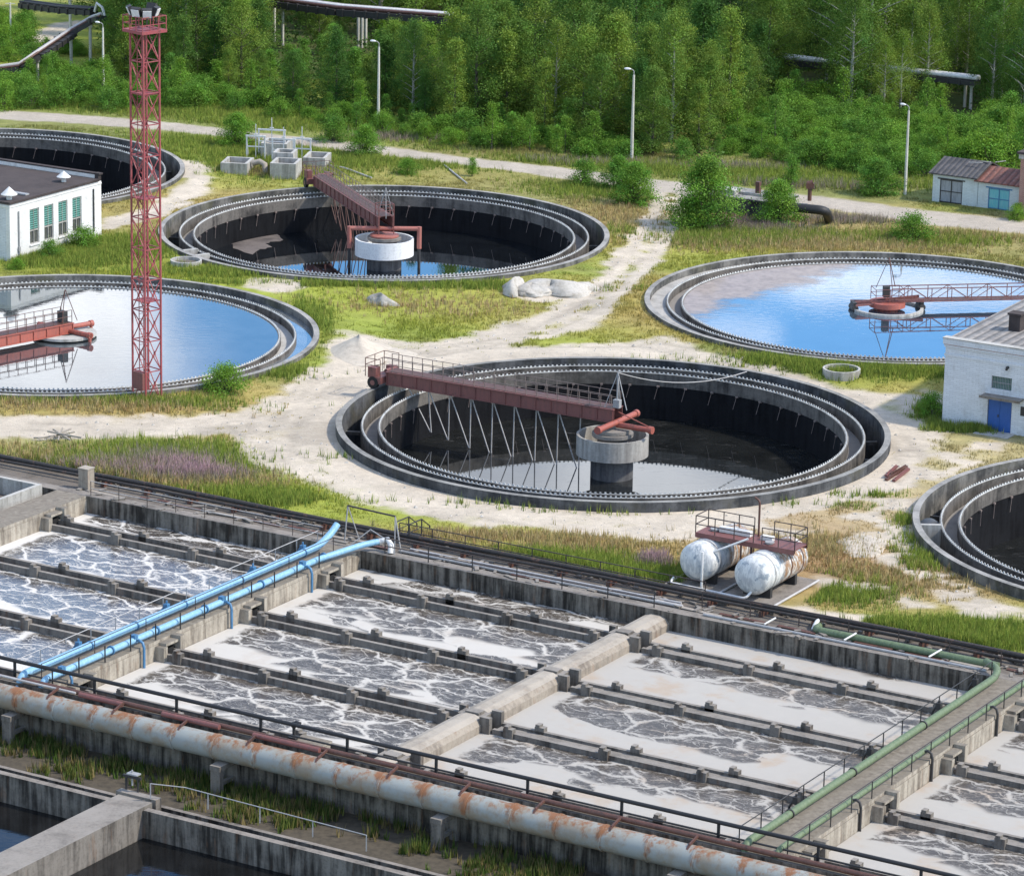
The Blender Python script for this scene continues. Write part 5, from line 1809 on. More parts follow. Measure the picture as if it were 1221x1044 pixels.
m = MB(); m.b2(-.15, 5.15, -.15, 5.15, 5.303, 5.75); m.obj('cornice', MAT['chamber'], h)
m = MB(); m.b2(-.3, 5.3, -.3, 5.3, 5.753, 5.95); m.obj('roof', MAT['roof_felt'], h)
# ------------------------------------------------------------------ red lattice floodlight mast
g = at(175.5, 478)
t = thing('floodlight_mast', 'tall red lattice floodlight mast on the grass before the left full tank', 'mast', (g.x, g.y, 0), R(45))
S, HT = .74, 27.6
cor = [(-S, -S), (S, -S), (S, S), (-S, S)]
for i, (a, b) in enumerate(cor):
    m = MB(); m.bar((a, b, 0), (a, b, HT), .115); m.box((a, b, .08), (.32, .32, .16))
    m.obj('leg', MAT['red_mast'], t)
NP = 12
for i in range(4):
    (a0, b0), (a1, b1) = cor[i], cor[(i + 1) % 4]
    m = MB()
    for k in range(NP):
        z0, z1 = HT * k / NP + .1, HT * (k + 1) / NP + .1
        m.bar((a0, b0, z0), (a1, b1, z1 - .05), .055); m.bar((a1, b1, z0), (a0, b0, z1 - .05), .055)
        m.bar((a0, b0, z1), (a1, b1, z1), .07)
        m.box(((a0 + a1) / 2, (b0 + b1) / 2, (z0 + z1) / 2), (.2 if abs(a1 - a0) > .1 else .05, .2 if abs(b1 - b0) > .1 else .05, .24))
    m.obj('lattice', MAT['red_mast'], t)
m = MB()
for s in (-.2, .2): m.bar((s, S - .12, 0), (s, S - .12, HT), .045)
for k in range(70): m.bar((-.2, S - .12, .3 + k * .39), (.2, S - .12, .3 + k * .39), .03)
m.obj('ladder', MAT['red_mast'], t)
m = MB(); m.box((0, 0, HT + .05), (2.2, 2.2, .1))
for s in (-1, 1): m.box((0, s * 1.1, HT), (2.3, .1, .22)); m.box((s * 1.1, 0, HT), (.1, 2.1, .22))
m.obj('platform', MAT['red_mast'], t)
m = MB()
c2 = [(-1.1, -1.1), (1.1, -1.1), (1.1, 1.1), (-1.1, 1.1)]
for i in range(4):
    (a0, b0), (a1, b1) = c2[i], c2[(i + 1) % 4]
    for h_ in (.55, 1.1): m.bar((a0, b0, HT + h_), (a1, b1, HT + h_), .05)
    for k in range(3): m.bar((a0 + (a1 - a0) * k / 3, b0 + (b1 - b0) * k / 3, HT), (a0 + (a1 - a0) * k / 3, b0 + (b1 - b0) * k / 3, HT + 1.1), .055)
m.obj('guard_rail', MAT['red_mast'], t)
for i in range(3): 
    m = MB(); z = HT * (i + 1) / 3.6; m.box((0, 0, z), (1.4, 1.4, .07)); m.obj('rest_platform', MAT['red_mast'], t)
for (x_, y_, rz_, z_) in ((-1.0, -.3, 200, 1.55), (-.55, -.95, 235, 1.5), (.55, -.6, 300, 1.5), (1.0, .4, 20, 1.6), (-.9, .5, 150, 1.6)):
    m = MB(); m.bar((0, 0, -.9), (0, 0, .1), .09); m.box((-.02, 0, .1), (.32, .72, .66), rot=Matrix.Rotation(R(22), 3, 'Y'))
    f = m.obj('floodlight', MAT['dark_steel'], t, (x_, y_, HT + z_ - .2), R(rz_) - 0)
    m = MB(); m.box((.155, 0, .02), (.05, .62, .56), rot=Matrix.Rotation(R(22), 3, 'Y'))
    m.obj('lamp_glass', MAT['lamp_head'], f)
m = MB(); m.box((-S - .05, -.2, 1.75), (.5, 1.1, 1.3)); m.obj('cabinet', MAT['red'], t)

# ------------------------------------------------------------------ street lamps along the road
LH = 8.3
lamp = None
for lab, px, py in (('white concrete lamp post before the trees, left of the others on the far roadside', 451, 152), ('tall concrete lamp post on the road verge amid the dark trees', 753, 192), ('concrete lamp post left of the two garages', 1079, 232), ('concrete lamp post near the top end of the inclined pipe trestle', 123.5, 121)):
    g = at(px, py)
    if lamp is None:
        lamp = thing('street_lamp', lab, 'street lamp', (g.x, g.y, 0), ANG, 'street lamps along the road')
        m = MB(); m.tube([(0, 0, 0), (0, 0, 4), (0, 0, LH)], [.17, .135, .10], 10); m.obj('pole', MAT['pole'], lamp)
        m = MB(); m.tube([(0, 0, LH - .25), (0, 0, LH + .35), (-.12, -.06, LH + .5), (-.35, -.18, LH + .62)], .045, 7); m.obj('arm', MAT['steel_grey'], lamp)
        m = MB(); m.sphere((-.55, -.28, LH + .60), (.36, .18, .12), 12); m.obj('lamp_head', MAT['lamp_head'], lamp)
    else:
        dup(lamp, (g.x, g.y, 0), ANG + R(rnd.uniform(-12, 12)), lab, .94 if px < 200 else (1.03 if px == 753 else .97))
g = at(13, 51)
m = MB(); m.tube([(0, 0, 0), (0, 0, 4.6)], [.13, .09], 8); m.box((0, 0, 4.5), (1.1, .08, .08))
tag(m.obj('utility_pole', MAT['pole'], None, (g.x, g.y, 0)), 'thin white pole standing alone in the grass in the top left corner', 'pole')

# ------------------------------------------------------------------ pipe trestles
def trestle(label, deck, legs, wdt, pipes, th=.5, legmat='pole'):
    P = [Vector(p) for p in deck]
    t = thing('pipe_trestle', label, 'pipe bridge', P[0])
    o0 = P[0]
    m = MB()
    for a, b in zip(P[:-1], P[1:]):
        m.bar(a - o0, b - o0, wdt, th)
        L = (b - a).length
        n = int(L / 1.4)
        d = (b - a).normalized()
        sd = d.cross(Vector((0, 0, 1))).normalized()
        for i in range(n):
            c = a + d * (i * 1.4 + .7) - o0
            m.bar(c - sd * (wdt / 2 + .12), c + sd * (wdt / 2 + .12), .25, th * 1.25)
    m.obj('deck', MAT['dark_steel'], t)
    for off, r, mat, dz in pipes:
        m = MB()
        sd = (P[1] - P[0]).cross(Vector((0, 0, 1))).normalized()
        m.tube([p - o0 + sd * off + Vector((0, 0, th / 2 + r + dz)) for p in P], r, 10)
        m.obj('pipe', MAT[mat], t)
    for g, hz in legs:
        m = MB()
        m.tube([g - o0, g - o0 + Vector((0, 0, hz - th * .6))], .17, 8)
        m.box(g - o0 + Vector((0, 0, hz - th * .5 - .15)), (.5, .5, .4))
        m.obj('leg', MAT[legmat], t)
    return t


l1, l2, l3, l4 = at(23.5, 99), at(45, 97), at(85, 82), at(108, 83)
d0 = at(-22, 88, .9); d1 = Vector((l2.x, l2.y, 2.75)); d2 = Vector((l3.x, l3.y, 3.9)); d3 = Vector((l4.x + .2, l4.y + .2, 5.3)); d4 = at(121, 22, 5.9)
trestle('sloping dark pipe trestle on short white legs in the top left corner', [d0, (l1.x, l1.y, 1.6), d1, d2, d3, d4], [(l1, 1.6), (l2, 2.75), (l3, 3.9), (l4, 5.3)], 1.5, [(-.5, .16, 'steel_grey', 0), (0, .2, 'rod', .05), (.5, .13, 'rust', 0)], .5)
e0, e1 = at(27, 6, 4.2), at(112, 15, 5.0)
trestle('level black pipe duct above the sloping trestle in the top left corner', [e0, at(70, 12, 4.6), e1], [(at(84, 42), 4.7)], 1.3, [(-.35, .18, 'blackpipe', 0), (.35, .15, 'dark_steel', 0)], .55)
m = MB(); o_ = at(113, 14, 5.4)
m.tube([(0, 0, 0), (.3, -.4, 1.0), (.9, -.7, .6), (1.4, -1.2, -.6)], .16, 9)
tag(m.obj('pipe_elbow', MAT['white_pipe'], None, o_), 'white curved pipe end where the two top left trestles meet', 'pipe')
ga_, gb_ = at(337, 55), at(427, 57)
z_t = 4.9
f0, f1, f2 = at(250, -9, z_t), at(405, 14, z_t), at(535, 24, z_t)
trestle('long pipe bridge with pale pipes over the treetops at the top edge', [f0, at(320, 3, z_t), f1, f2], [(ga_, z_t), (gb_, z_t), (at(431.5, 57), z_t), (at(327, 50), z_t), (at(436, 55), z_t)], 2.0, [(-.7, .24, 'rod', 0), (-.1, .2, 'white_pipe', .1), (.5, .2, 'rust', 0)], .7)
z_t = 3.1
h0, h1 = at(925, 72, z_t), at(1166, 99, z_t)
trestle('white pipe bridge showing between the trees in the upper right', [h0, at(1040, 85, z_t), h1], [(at(1150, 128), z_t), (at(1157, 131), z_t), (at(1050, 118), z_t), (at(985, 108), z_t)], 1.5, [(-.45, .26, 'white_pipe', 0), (.25, .24, 'white_pipe', .05)], .5)

# ------------------------------------------------------------------ valve chambers, far left
def open_box(name, label, g, lx, ly, h_, wall=.28, mat='chamber', cat='concrete box', rz=ANG):
    m = MB()
    m.b2(-lx / 2, lx / 2, -ly / 2, -ly / 2 + wall, -.4, h_); m.b2(-lx / 2, lx / 2, ly / 2 - wall, ly / 2, -.4, h_)
    m.b2(-lx / 2, -lx / 2 + wall, -ly / 2 + wall, ly / 2 - wall, -.4, h_); m.b2(lx / 2 - wall, lx / 2, -ly / 2 + wall, ly / 2 - wall, -.4, h_)
    m.b2(-lx / 2 + wall, lx / 2 - wall, -ly / 2 + wall, ly / 2 - wall, -.4, h_ * .35, mi=1)
    return tag(m.obj(name, [MAT[mat], MAT['trough']], None, (g.x, g.y, 0), rz), label, cat)


BR = R(-8)
open_box('valve_chamber', 'open pale concrete box left of the valve frames behind the tank with the white cup', at(283, 205), 2.6, 3.2, 1.15, rz=BR)
open_box('valve_chamber', 'open pale concrete box nearest the tank with the white cup, below the valve frames', at(341, 210), 2.5, 3.0, 1.5, rz=BR)
open_box('valve_chamber', 'open pale concrete box right of the valve frames behind the tank with the white cup', at(378, 198), 2.2, 3.2, 1.1, rz=BR)
open_box('valve_chamber', 'pale concrete box in the middle of the valve frames', at(340, 203), 2.0, 2.2, 1.9, rz=BR)
open_box('valve_chamber', 'open pale concrete box hindmost among the valve frames', at(330, 186), 2.6, 3.0, 1.5, rz=BR)
for k, (px, py, w_, h_) in enumerate(((305, 190, 1.8, 2.3), (324, 186, 2.6, 2.6), (338, 195, 2.2, 2.4), (360, 192, 1.7, 2.2))):
    g = at(px, py)
    t = thing('lifting_frame', ['white steel lifting frame leftmost over the pale boxes', 'tallest white lifting frame at the back of the pale boxes', 'white lifting frame over the middle pale box', 'white lifting frame rightmost over the pale boxes'][k], 'valve frame', (g.x, g.y, 0), BR)
    for s in (-1, 1):
        m = MB(); m.bar((s * w_ / 2, 0, 0), (s * w_ / 2, 0, h_), .13); m.bar((s * w_ / 2, .8, 0), (s * w_ / 2, 0, h_ * .8), .08); m.obj('leg', MAT['white_pipe'], t)
    m = MB(); m.bar((-w_ / 2 - .1, 0, h_), (w_ / 2 + .1, 0, h_), .15); m.bar((-w_ / 2, 0, h_ * .55), (w_ / 2, 0, h_ * .55), .1); m.obj('beam', MAT['white_pipe'], t)
    m = MB(); m.bar((0, 0, .2), (0, 0, h_ + 1.2), .07); m.box((0, 0, h_ + .2), (.4, .1, .1)); m.obj('spindle', MAT['white_pipe'], t)
m = MB(); m.tube([(-1.2, 0, .9), (-.5, -.1, 1.1), (0, -.4, .9), (.05, -.5, .1)], .28, 12)
g = at(316, 206); tag(m.obj('pipe_elbow', MAT['wood'], None, (g.x, g.y, 0)), 'thick pale pipe elbow between the pale concrete boxes', 'pipe')

# dark settling box and bent pipe behind the bushes by the road
g = at(895, 253)
m = MB(); m.b2(-3.6, 3.6, -2, 2, 0, 1.5); m.b2(-3.8, 3.8, -2.2, 2.2, 1.503, 1.7); m.b2(-2.6, -1.0, -1.4, 0, 1.703, 2.1, mi=1); m.b2(.6, 1.0, -.4, 0, 1.703, 3.0, mi=2); m.b2(-1, 1.4, -.6, -.45, 1.703, 1.95, mi=1)
tag(m.obj('covered_chamber', [MAT['rim_dark'], MAT['chamber'], MAT['rust']], None, (g.x, g.y, 0), ANG), 'dark covered chamber half hidden between the two big bushes by the road', 'chamber')
pipe('elbow_pipe', 'black insulated pipe bending down into the grass right of the bushes', [at(930, 246, 1.7), at(985, 251, 1.7), at(989, 264, .05)], .42, 'blackpipe', bend=.9)
g = at(965, 243)
m = MB(); m.tube([(0, 0, 0), (0, 0, 1.4)], .2, 10); m.box((0, 0, 1.4), (.7, .5, .5)); m.tube([(-.3, 0, 1.6), (.25, 0, 1.75)], .22, 10)
tag(m.obj('pump', MAT['rust'], None, (g.x, g.y, .3)), 'rusty pump head standing behind the black bent pipe', 'pump')

# ------------------------------------------------------------------ loose things in the yard
for px, py, z_, r_, lab in ((1003, 451, .55, 1.45, 'raised concrete manhole ring in the grass below the blue right tank'), (222, 319, .35, 1.35, 'old concrete manhole ring sunk in the grass near the red mast')):
    g = at(px, py)
    m = MB(); m.lathe([(r_, z_), (r_, -.4), (r_ - .16, -.4), (r_ - .16, z_)], 40); m.lathe([(0, .06), (r_ - .161, .06)], 32, False, mi=1)
    tag(m.obj('manhole_ring', [MAT['chamber'], MAT['deck']], None, (g.x, g.y, float(ground_z(np.array([g.x]), np.array([g.y]))[0]))), lab, 'concrete ring')


def lump(name, label, cat, g, rx, ry, rz_, mat, seed, rough=.25, n=22, cone=False, turn=0):
    r2 = random.Random(seed)
    V, F = [], []
    rings = 9
    ph = [r2.uniform(0, 6.28) for _ in range(6)]
    for i in range(rings + 1):
        t_ = i / rings
        rad = t_ if cone else math.sin(t_ * math.pi / 2)
        hz = (1 - t_) ** 1.15 if cone else math.cos(t_ * math.pi / 2)
        for k in range(n):
            a = 2 * math.pi * k / n
            w_ = 1 + rough * (.5 * math.sin(2 * a + ph[0]) + .35 * math.sin(3 * a + ph[1] + 2 * t_) + .25 * math.sin(5 * a + ph[2] - 3 * t_)) + r2.uniform(-1, 1) * rough * .18
            V.append((rx * rad * w_ * math.cos(a), ry * rad * w_ * math.sin(a), rz_ * hz * (1 + rough * .5 * math.sin(2 * a + ph[3])) - .08))
    for i in range(rings):
        for k in range(n):
            k2 = (k + 1) % n
            F.append((i * n + k, (i + 1) * n + k, (i + 1) * n + k2, i * n + k2))
    m = MB(); m.add(V, F, 0, True)
    gz_ = float(ground_z(np.array([g.x]), np.array([g.y]))[0])
    return tag(m.obj(name, MAT[mat], None, (g.x, g.y, gz_), turn), label, cat)


lump('sand_heap', 'conical heap of pale sand by the track left of the middle tank', 'sand heap', at(428, 423), 2.6, 4.2, 1.45, 'sand', 3, .12, cone=True)
lump('sand_heap', 'low spread sand heap right of the conical one', 'sand heap', at(462, 424), 2.2, 3.5, .5, 'sand', 4, .2, cone=True)
for i, (px, py, a, b, c, lab) in enumerate(((612, 349, 1.0, 1.6, .95, 'pale boulder leftmost in the heap beside the track'), (634, 350, 1.3, 1.8, .75, 'pale boulder between the leftmost and the biggest in the heap by the track'), (657, 349, 2.1, 2.7, .95, 'biggest pale boulder in the heap beside the track'), (690, 348, 1.6, 1.8, .75, 'flat pale boulder at the right end of the heap by the track'), (455, 362, .8, 1.3, .75, 'lone pale boulder in the green grass between the tanks'))):
    lump('boulder', lab, 'rock', at(px, py), a, b, c, 'rock', 20 + i, .55, 20, turn=i)
lump('sand_patch', 'low pale mound of sand among dry grass right of the white vessels', 'sand heap', at(1028, 651), 1.9, 2.4, .35, 'sand', 6, .25)
for k, (dx, dy, dz, dr) in enumerate(((0, 0, .08, 0), (.35, -.3, .10, .06), (.15, .4, .16, -.05), (-.3, .2, .22, .1))):
    g = at(1068, 566)
    m = MB(); m.box((0, 0, 0), (3.6 - .3 * k, .22, .16)); m.box((.1, 0, .1), (3.2 - .3 * k, .05, .12))
    tag(m.obj('steel_bar', MAT['red' if k % 2 else 'rust'], None, (g.x + dx, g.y + dy, dz), R(63) + dr), ['rusty bar at the bottom of the stack in the sand', 'reddish bar lying frontmost in the stack in the sand', 'brown bar lying hindmost in the stack in the sand', 'reddish bar on top of the stack in the sand'][k], 'steel bar')
g = at(72, 525)
for k in range(6):
    m = MB(); a = k * .5; m.bar((-1.4, 0, .1 + .08 * k), (1.3, .2 * (k - 2), .35 + .05 * k), .1)
    o = tag(m.obj('branch', MAT['wood'], None, (g.x + .2 * k - .5, g.y + .3 * math.sin(k), .05), a), 'grey dead branch in the brush pile by the left track', 'branch', 'branches of the brush pile')
g = at(232, 477)
for k in range(4):
    m = MB(); m.bar((-1.2, 0, 0), (1.2, .05, 0), .14, .08)
    tag(m.obj('scrap_bar', MAT['red'], None, (g.x + .25 * k - .4, g.y + .45 * k - .7, .08), R(4 + 9 * (k - 1))), 'red painted scrap bar in the dry grass right of the mast', 'scrap metal', 'scrap bars by the mast')
pipe('hose_pipe', 'thin pale pipe lying in the grass behind the tank with the white cup', [at(378, 195, .1), at(410, 200, .15), at(443, 212, .1)], .09, 'rod')
pipe('hose_pipe', 'thin pale pipe lying in the grass right of the tank with the white cup', [at(530, 197, .1), at(557, 219, .1)], .08, 'rod')

# ------------------------------------------------------------------ two horizontal pressure vessels with a platform
cradle_o = None
VO = [('silver white pressure vessel on the left of the pair, under the rusty platform', 2.25, 19.2), ('rust-streaked white pressure vessel on the right of the pair', 6.45, 18.6)]
for lab, p_, q_ in VO:
    t = thing('pressure_vessel', lab, 'pressure vessel', pq(p_, q_, 0), ANG)
    r_, L_, zc = 1.24, 5.6, 1.55
    m = MB()
    prof = [(0, -.42), (.5, -.37), (.9, -.22), (1.13, -.05), (r_, .15), (r_, L_ - .15), (1.13, L_ + .05), (.9, L_ + .22), (.5, L_ + .37), (0, L_ + .42)]
    n = 32
    V = [(a * math.cos(2 * math.pi * k / n), y_, zc + a * math.sin(2 * math.pi * k / n)) for a, y_ in prof for k in range(n)]
    m.add(V, [(i * n + k, i * n + (k + 1) % n, (i + 1) * n + (k + 1) % n, (i + 1) * n + k) for i in range(len(prof) - 1) for k in range(n)], 0, True)
    m.obj('shell', MAT['vessel'], t)
    for y_ in (1.0, 3.2, 4.8):
        m = MB()
        V = []
        for k in range(n):
            a = 2 * math.pi * k / n
            for rr, yy in ((r_ + .015, -.07), (r_ + .015, .07)): V.append((rr * math.cos(a), y_ + yy, zc + rr * math.sin(a)))
        m.add(V, [(2 * k, 2 * k + 1, (2 * k + 3) % (2 * n), (2 * k + 2) % (2 * n)) for k in range(n)], 0, True)
        m.obj('strap', MAT['rust' if p_ > 4 and y_ > 1 else 'steel_grey'], t)
    for y_ in (1.0, 4.4):
        m = MB(); m.b2(-.95, .95, y_ - .15, y_ + .15, 0, .75)
        m.obj('saddle', MAT['dark_steel'], t)
    m = MB(); m.tube([(0, 2.4, zc + r_ - .05), (0, 2.4, zc + r_ + .35)], .22, 12); m.tube([(0, 2.4, zc + r_ + .35), (0, 2.4, zc + r_ + .42)], .3, 12)
    m.obj('manhole', MAT['steel_grey'], t)
t = thing('access_platform', 'rusty railed platform spanning the tops of the two pressure vessels', 'platform', pq(1.4, 20.6, 0), ANG)
PZ = 3.05
m = MB(); m.b2(0, 7.0, 0, 1.7, PZ - .07, PZ); m.b2(0, 7.0, -.06, -.003, PZ - .3, PZ + .02); m.b2(0, 7.0, 1.703, 1.76, PZ - .3, PZ + .02)
m.obj('deck', MAT['red'], t)
for (segs, nm) in (([(0, 1.7), (0, 0), (4.1, 0)], 0), ([(0, 1.7), (3.3, 1.7)], 1), ([(4.7, 1.7), (7, 1.7), (7, 0), (4.7, 0)], 2)):
    m = MB()
    for h_ in (.55, 1.1):
        for a, b in zip(segs[:-1], segs[1:]): m.bar((a[0], a[1], PZ + h_), (b[0], b[1], PZ + h_), .05)
    for a, b in zip(segs[:-1], segs[1:]):
        nn = max(1, round(math.hypot(b[0] - a[0], b[1] - a[1]) / 1.3))
        for i in range(nn + 1): m.bar((a[0] + (b[0] - a[0]) * i / nn, a[1] + (b[1] - a[1]) * i / nn, PZ - .2), (a[0] + (b[0] - a[0]) * i / nn, a[1] + (b[1] - a[1]) * i / nn, PZ + 1.1), .05)
    m.obj('railing', MAT['brown_steel'], t)
for a, b in ((3.2, .1), (3.9, .1), (3.2, 1.6), (3.9, 1.6)):
    m = MB(); m.bar((a, b, 0), (a, b, PZ - .07), .09); m.obj('leg', MAT['rust'], t)
m = MB()
for s in (3.25, 3.85): m.bar((s, 1.75, 0), (s, 1.75, PZ), .05)
for k in range(9): m.bar((3.25, 1.75, .2 + k * .33), (3.85, 1.75, .2 + k * .33), .03)
m.obj('ladder', MAT['rust'], t)
m = MB(); m.b2(1.2, 3.4, .9, 1.3, PZ + .02, PZ + .35); m.b2(4.2, 5.0, .8, 1.2, PZ + .02, PZ + .3); m.obj('valve_gear', MAT['white_pipe'], t)
pipe('vent_pipe', 'thin brown vent pipe hooked over at the top above the vessel platform', [pq(5.1, 22.1, PZ - .2), pq(5.1, 22.1, PZ + 2.3), pq(4.75, 22.1, PZ + 2.5)], .07, 'rust', bend=.2)
pipe('feed_line', 'thin white pipe slanting from the platform down to the left vessel', [pq(5.2, 20.5, PZ + .25), pq(3.2, 19.6, 2.3)], .07, 'white_pipe')
pipe('feed_line', 'thin white pipe standing upright before the left vessel', [pq(3.1, 18.4, 0), pq(3.1, 18.4, 2.6)], .08, 'white_pipe')
pipe('feed_line', 'white pipe looping along the ground before both vessels', [pq(1.0, 18.6, .5), pq(1.0, 18.1, .3), pq(6.4, 18.0, .25), pq(6.6, 18.4, .6)], .08, 'white_pipe', bend=.25)
pipe('feed_line', 'thin grey pipe slanting over the flank of the right vessel', [pq(5.6, 21.0, PZ - .1), pq(7.6, 19.6, 1.9)], .05, 'steel_grey')
for k, (p_, lab) in enumerate(((.7, 'pale concrete kerb left of the two vessels'), (4.35, 'grey kerb pipe between the two vessels'), (8.4, 'long pale kerb pipe right of the two vessels'))):
    pipe('kerb_pipe', lab, [pq(p_, 18.0, .12), pq(p_, 24.2, .16)], .08, 'rod' if k else 'wood')
m = MB(); m.b2(0, 7.4, 0, 6.6, -.1, .03)
tag(m.obj('vessel_pad', MAT['basin_dark'], None, pq(.85, 18.05, 0), ANG), 'dirty concrete pad under the two pressure vessels', 'concrete pad')
# ------------------------------------------------------------------ trees and bushes
def leaf_quads(C, size, nrm_up=.35, seed=0):
    """one small pointed leaf-spray quad per centre"""
    r = np.random.default_rng(seed)
    N = len(C)
    nrm = r.normal(0, 1, (N, 3))
    nrm[:, 2] = np.abs(nrm[:, 2]) + nrm_up
    nrm /= np.linalg.norm(nrm, axis=1)[:, None]
    ref = r.normal(0, 1, (N, 3))
    u = np.cross(nrm, ref); u /= np.linalg.norm(u, axis=1)[:, None]
    v = np.cross(nrm, u)
    s = size * r.uniform(.6, 1.3, N)[:, None]
    V = np.stack([C + u * s, C + v * s * .55, C - u * s, C - v * s * .55], 1).reshape(-1, 3)
    return V, np.arange(N * 4).reshape(-1, 4)


def crown_points(kind, H, Wd, nl, seed):
    """limb tips with leaf clouds; gaps stay between the clouds"""
    r = np.random.default_rng(seed)
    base = {'birch': .14, 'poplar': .06, 'alder': .05, 'bush': .0, 'sapling': .12, 'spruce': .05, 'shrub': 0}[kind]
    nc = {'birch': 90, 'poplar': 100, 'alder': 95, 'bush': 44, 'sapling': 34, 'spruce': 110, 'shrub': 80}[kind]
    cl, tips = [], []
    for i in range(nc):
        t = (i + r.uniform(0, 1)) / nc
        if kind == 'birch': env = math.sin(math.pi * min(1, (t * .92 + .10)) ** .80) ** .75
        elif kind == 'poplar': env = (1 - t) ** .6 * min(1, .35 + 2.2 * t)
        elif kind == 'alder': env = (1 - t ** 1.6) ** .75 * min(1, .45 + 2.0 * t)
        elif kind == 'spruce': env = (1 - t) * 1.0 + .04
        elif kind == 'sapling': env = (1 - t) ** .7 * min(1, .4 + 1.8 * t)
        else: env = (1 - t ** 2.2) ** .6 * min(1, .75 + t)
        a = i * 2.39996 + r.uniform(-.6, .6)
        lump_ = 1 + (.45 if kind in ('bush', 'shrub', 'alder') else .3) * math.sin(3 * a + seed) * math.sin(5 * t + seed)
        rad = Wd * env * lump_ * (r.uniform(.45, 1.02) if r.random() < .78 else r.uniform(.05, .5))
        z = H * (base + (1 - base) * t)
        if kind == 'spruce': z -= rad * .3
        c = np.array([rad * math.cos(a), rad * math.sin(a), z])
        cl.append(c); tips.append((c, z))
    P, G = [], []
    per = max(6, nl // nc)
    for i, c in enumerate(cl):
        sg = (.10 * Wd + .16) * r.uniform(.7, 1.35) * (1.0 if kind != 'bush' else 1.1)
        k = int(per * r.uniform(.6, 1.4))
        d = r.normal(0, 1, (k, 3)) * np.array([sg, sg, sg * (.62 if kind != 'birch' else .95)])
        P.append(c + d)
        tint = r.uniform(.68, 1.32)
        G.append(np.full((k, 3), tint) * np.array([r.uniform(.85, 1.2), 1, r.uniform(.8, 1.1)]))
    P, G = np.concatenate(P), np.concatenate(G)
    G = G * r.uniform(.9, 1.1, (len(G), 1))
    P[:, 2] = np.maximum(P[:, 2], .06 * H if kind not in ('bush', 'shrub') else .05)
    return P, G, tips


def make_tree(name, label, cat, kind, H, Wd, nl, ls, mat, bark, seed, group):
    t = thing(name, label, cat, (0, 0, 0), 0, group)
    r = random.Random(seed)
    P, G, tips = crown_points(kind, H, Wd, nl, seed)
    V, F = leaf_quads(P, ls, seed=seed)
    me = np_mesh('crown', V, F, MAT[mat], np.repeat(G, 4, 0))
    cr = link('crown', me, t)
    m = MB()
    if kind not in ('bush', 'shrub'):
        b1, b2 = r.uniform(-.03, .03) * H, r.uniform(-.03, .03) * H
        pts = [(b1 * s * (1 - s) * 2, b2 * s * s, H * s * .94) for s in (0, .2, .4, .6, .8, 1)]
        r0 = .016 * H + .03
        m.tube([(pts[0][0], pts[0][1], -.3)] + pts[1:], [r0 * 1.15, r0 * .85, r0 * .68, r0 * .48, r0 * .28, r0 * .08], 8)
        for c, z in tips[::4]:
            zb = max(.08 * H, z - .45 * math.hypot(c[0], c[1]) - .3)
            s = min(1, zb / (H * .94))
            m.tube([(b1 * s * (1 - s) * 2, b2 * s * s, zb), ((c[0]) * .55, c[1] * .55, zb * .4 + z * .6), tuple(c)], [r0 * .30, r0 * .2, r0 * .06], 5)
    else:
        for c, z in tips[::3]:
            m.tube([(r.uniform(-.1, .1), r.uniform(-.1, .1), -.1), (c[0] * .5, c[1] * .5, z * .65), tuple(c)], [.06, .04, .015], 5)
    m.obj('trunk' if kind not in ('bush', 'shrub') else 'stems', MAT[bark], t)
    return t


PROTO = {}
GRP = {'birch': 'birches in the wood behind the road', 'alder': 'leafy trees in the wood behind the road', 'poplar': 'pointed young trees in the wood behind the road', 'sapling': 'saplings along the wood edge', 'bush': 'bushes along the road and wood edge', 'shrub': 'big shrubs by the road', 'spruce': 'dark conifers at the back of the wood'}
LBL = {'birch': 'slender birch with an airy crown and pale trunk in the wood behind the road', 'alder': 'broad leafy green tree in the dense wood behind the road', 'poplar': 'pointed young leafy tree in the dense wood behind the road', 'sapling': 'light green sapling at the front edge of the wood', 'bush': 'low round green bush in the scrub between road and wood', 'shrub': 'big leafy green shrub beside the road', 'spruce': 'dark green conifer at the shady back of the wood'}
SPEC = []
for i in range(4): SPEC.append(('birch_tree', 'birch', 12.5 + i * .5, 2.7 + .25 * i, 13500, .092, 'leaf', 'birch_bark', 100 + i))
for i in range(4): SPEC.append(('leafy_tree', 'alder', 10.5 + i * .7, 3.3 + .3 * i, 16000, .098, 'leaf', 'bark', 200 + i))
for i in range(3): SPEC.append(('young_tree', 'poplar', 9 + i * 1.0, 2.0 + .2 * i, 11500, .092, 'leaf', 'bark', 300 + i))
for i in range(3): SPEC.append(('sapling', 'sapling', 3.6 + i * .8, 1.1 + .15 * i, 3000, .085, 'leaf_bush', 'bark', 400 + i))
for i in range(4): SPEC.append(('bush', 'bush', 1.9 + i * .35, 1.6 + .15 * i, 6000, .08, 'leaf_bush', 'bark', 500 + i))
for i in range(2): SPEC.append(('conifer', 'spruce', 13 + i * 1.5, 2.6, 7000, .15, 'leaf_far', 'bark', 600 + i))
SPEC.append(('shrub', 'shrub', 5.6, 2.6, 17000, .09, 'leaf_bush', 'bark', 700))
SPEC.append(('shrub', 'shrub', 3.9, 2.2, 12000, .085, 'leaf_bush', 'bark', 701))
for nm, kd, H, Wd, nl, ls, mt, bk, sd in SPEC:
    PROTO.setdefault(kd, []).append(make_tree(nm, LBL[kd], 'tree' if kd not in ('bush', 'shrub') else 'bush', kd, H, Wd, nl, ls, mt, bk, sd, GRP[kd]))
USED = set()


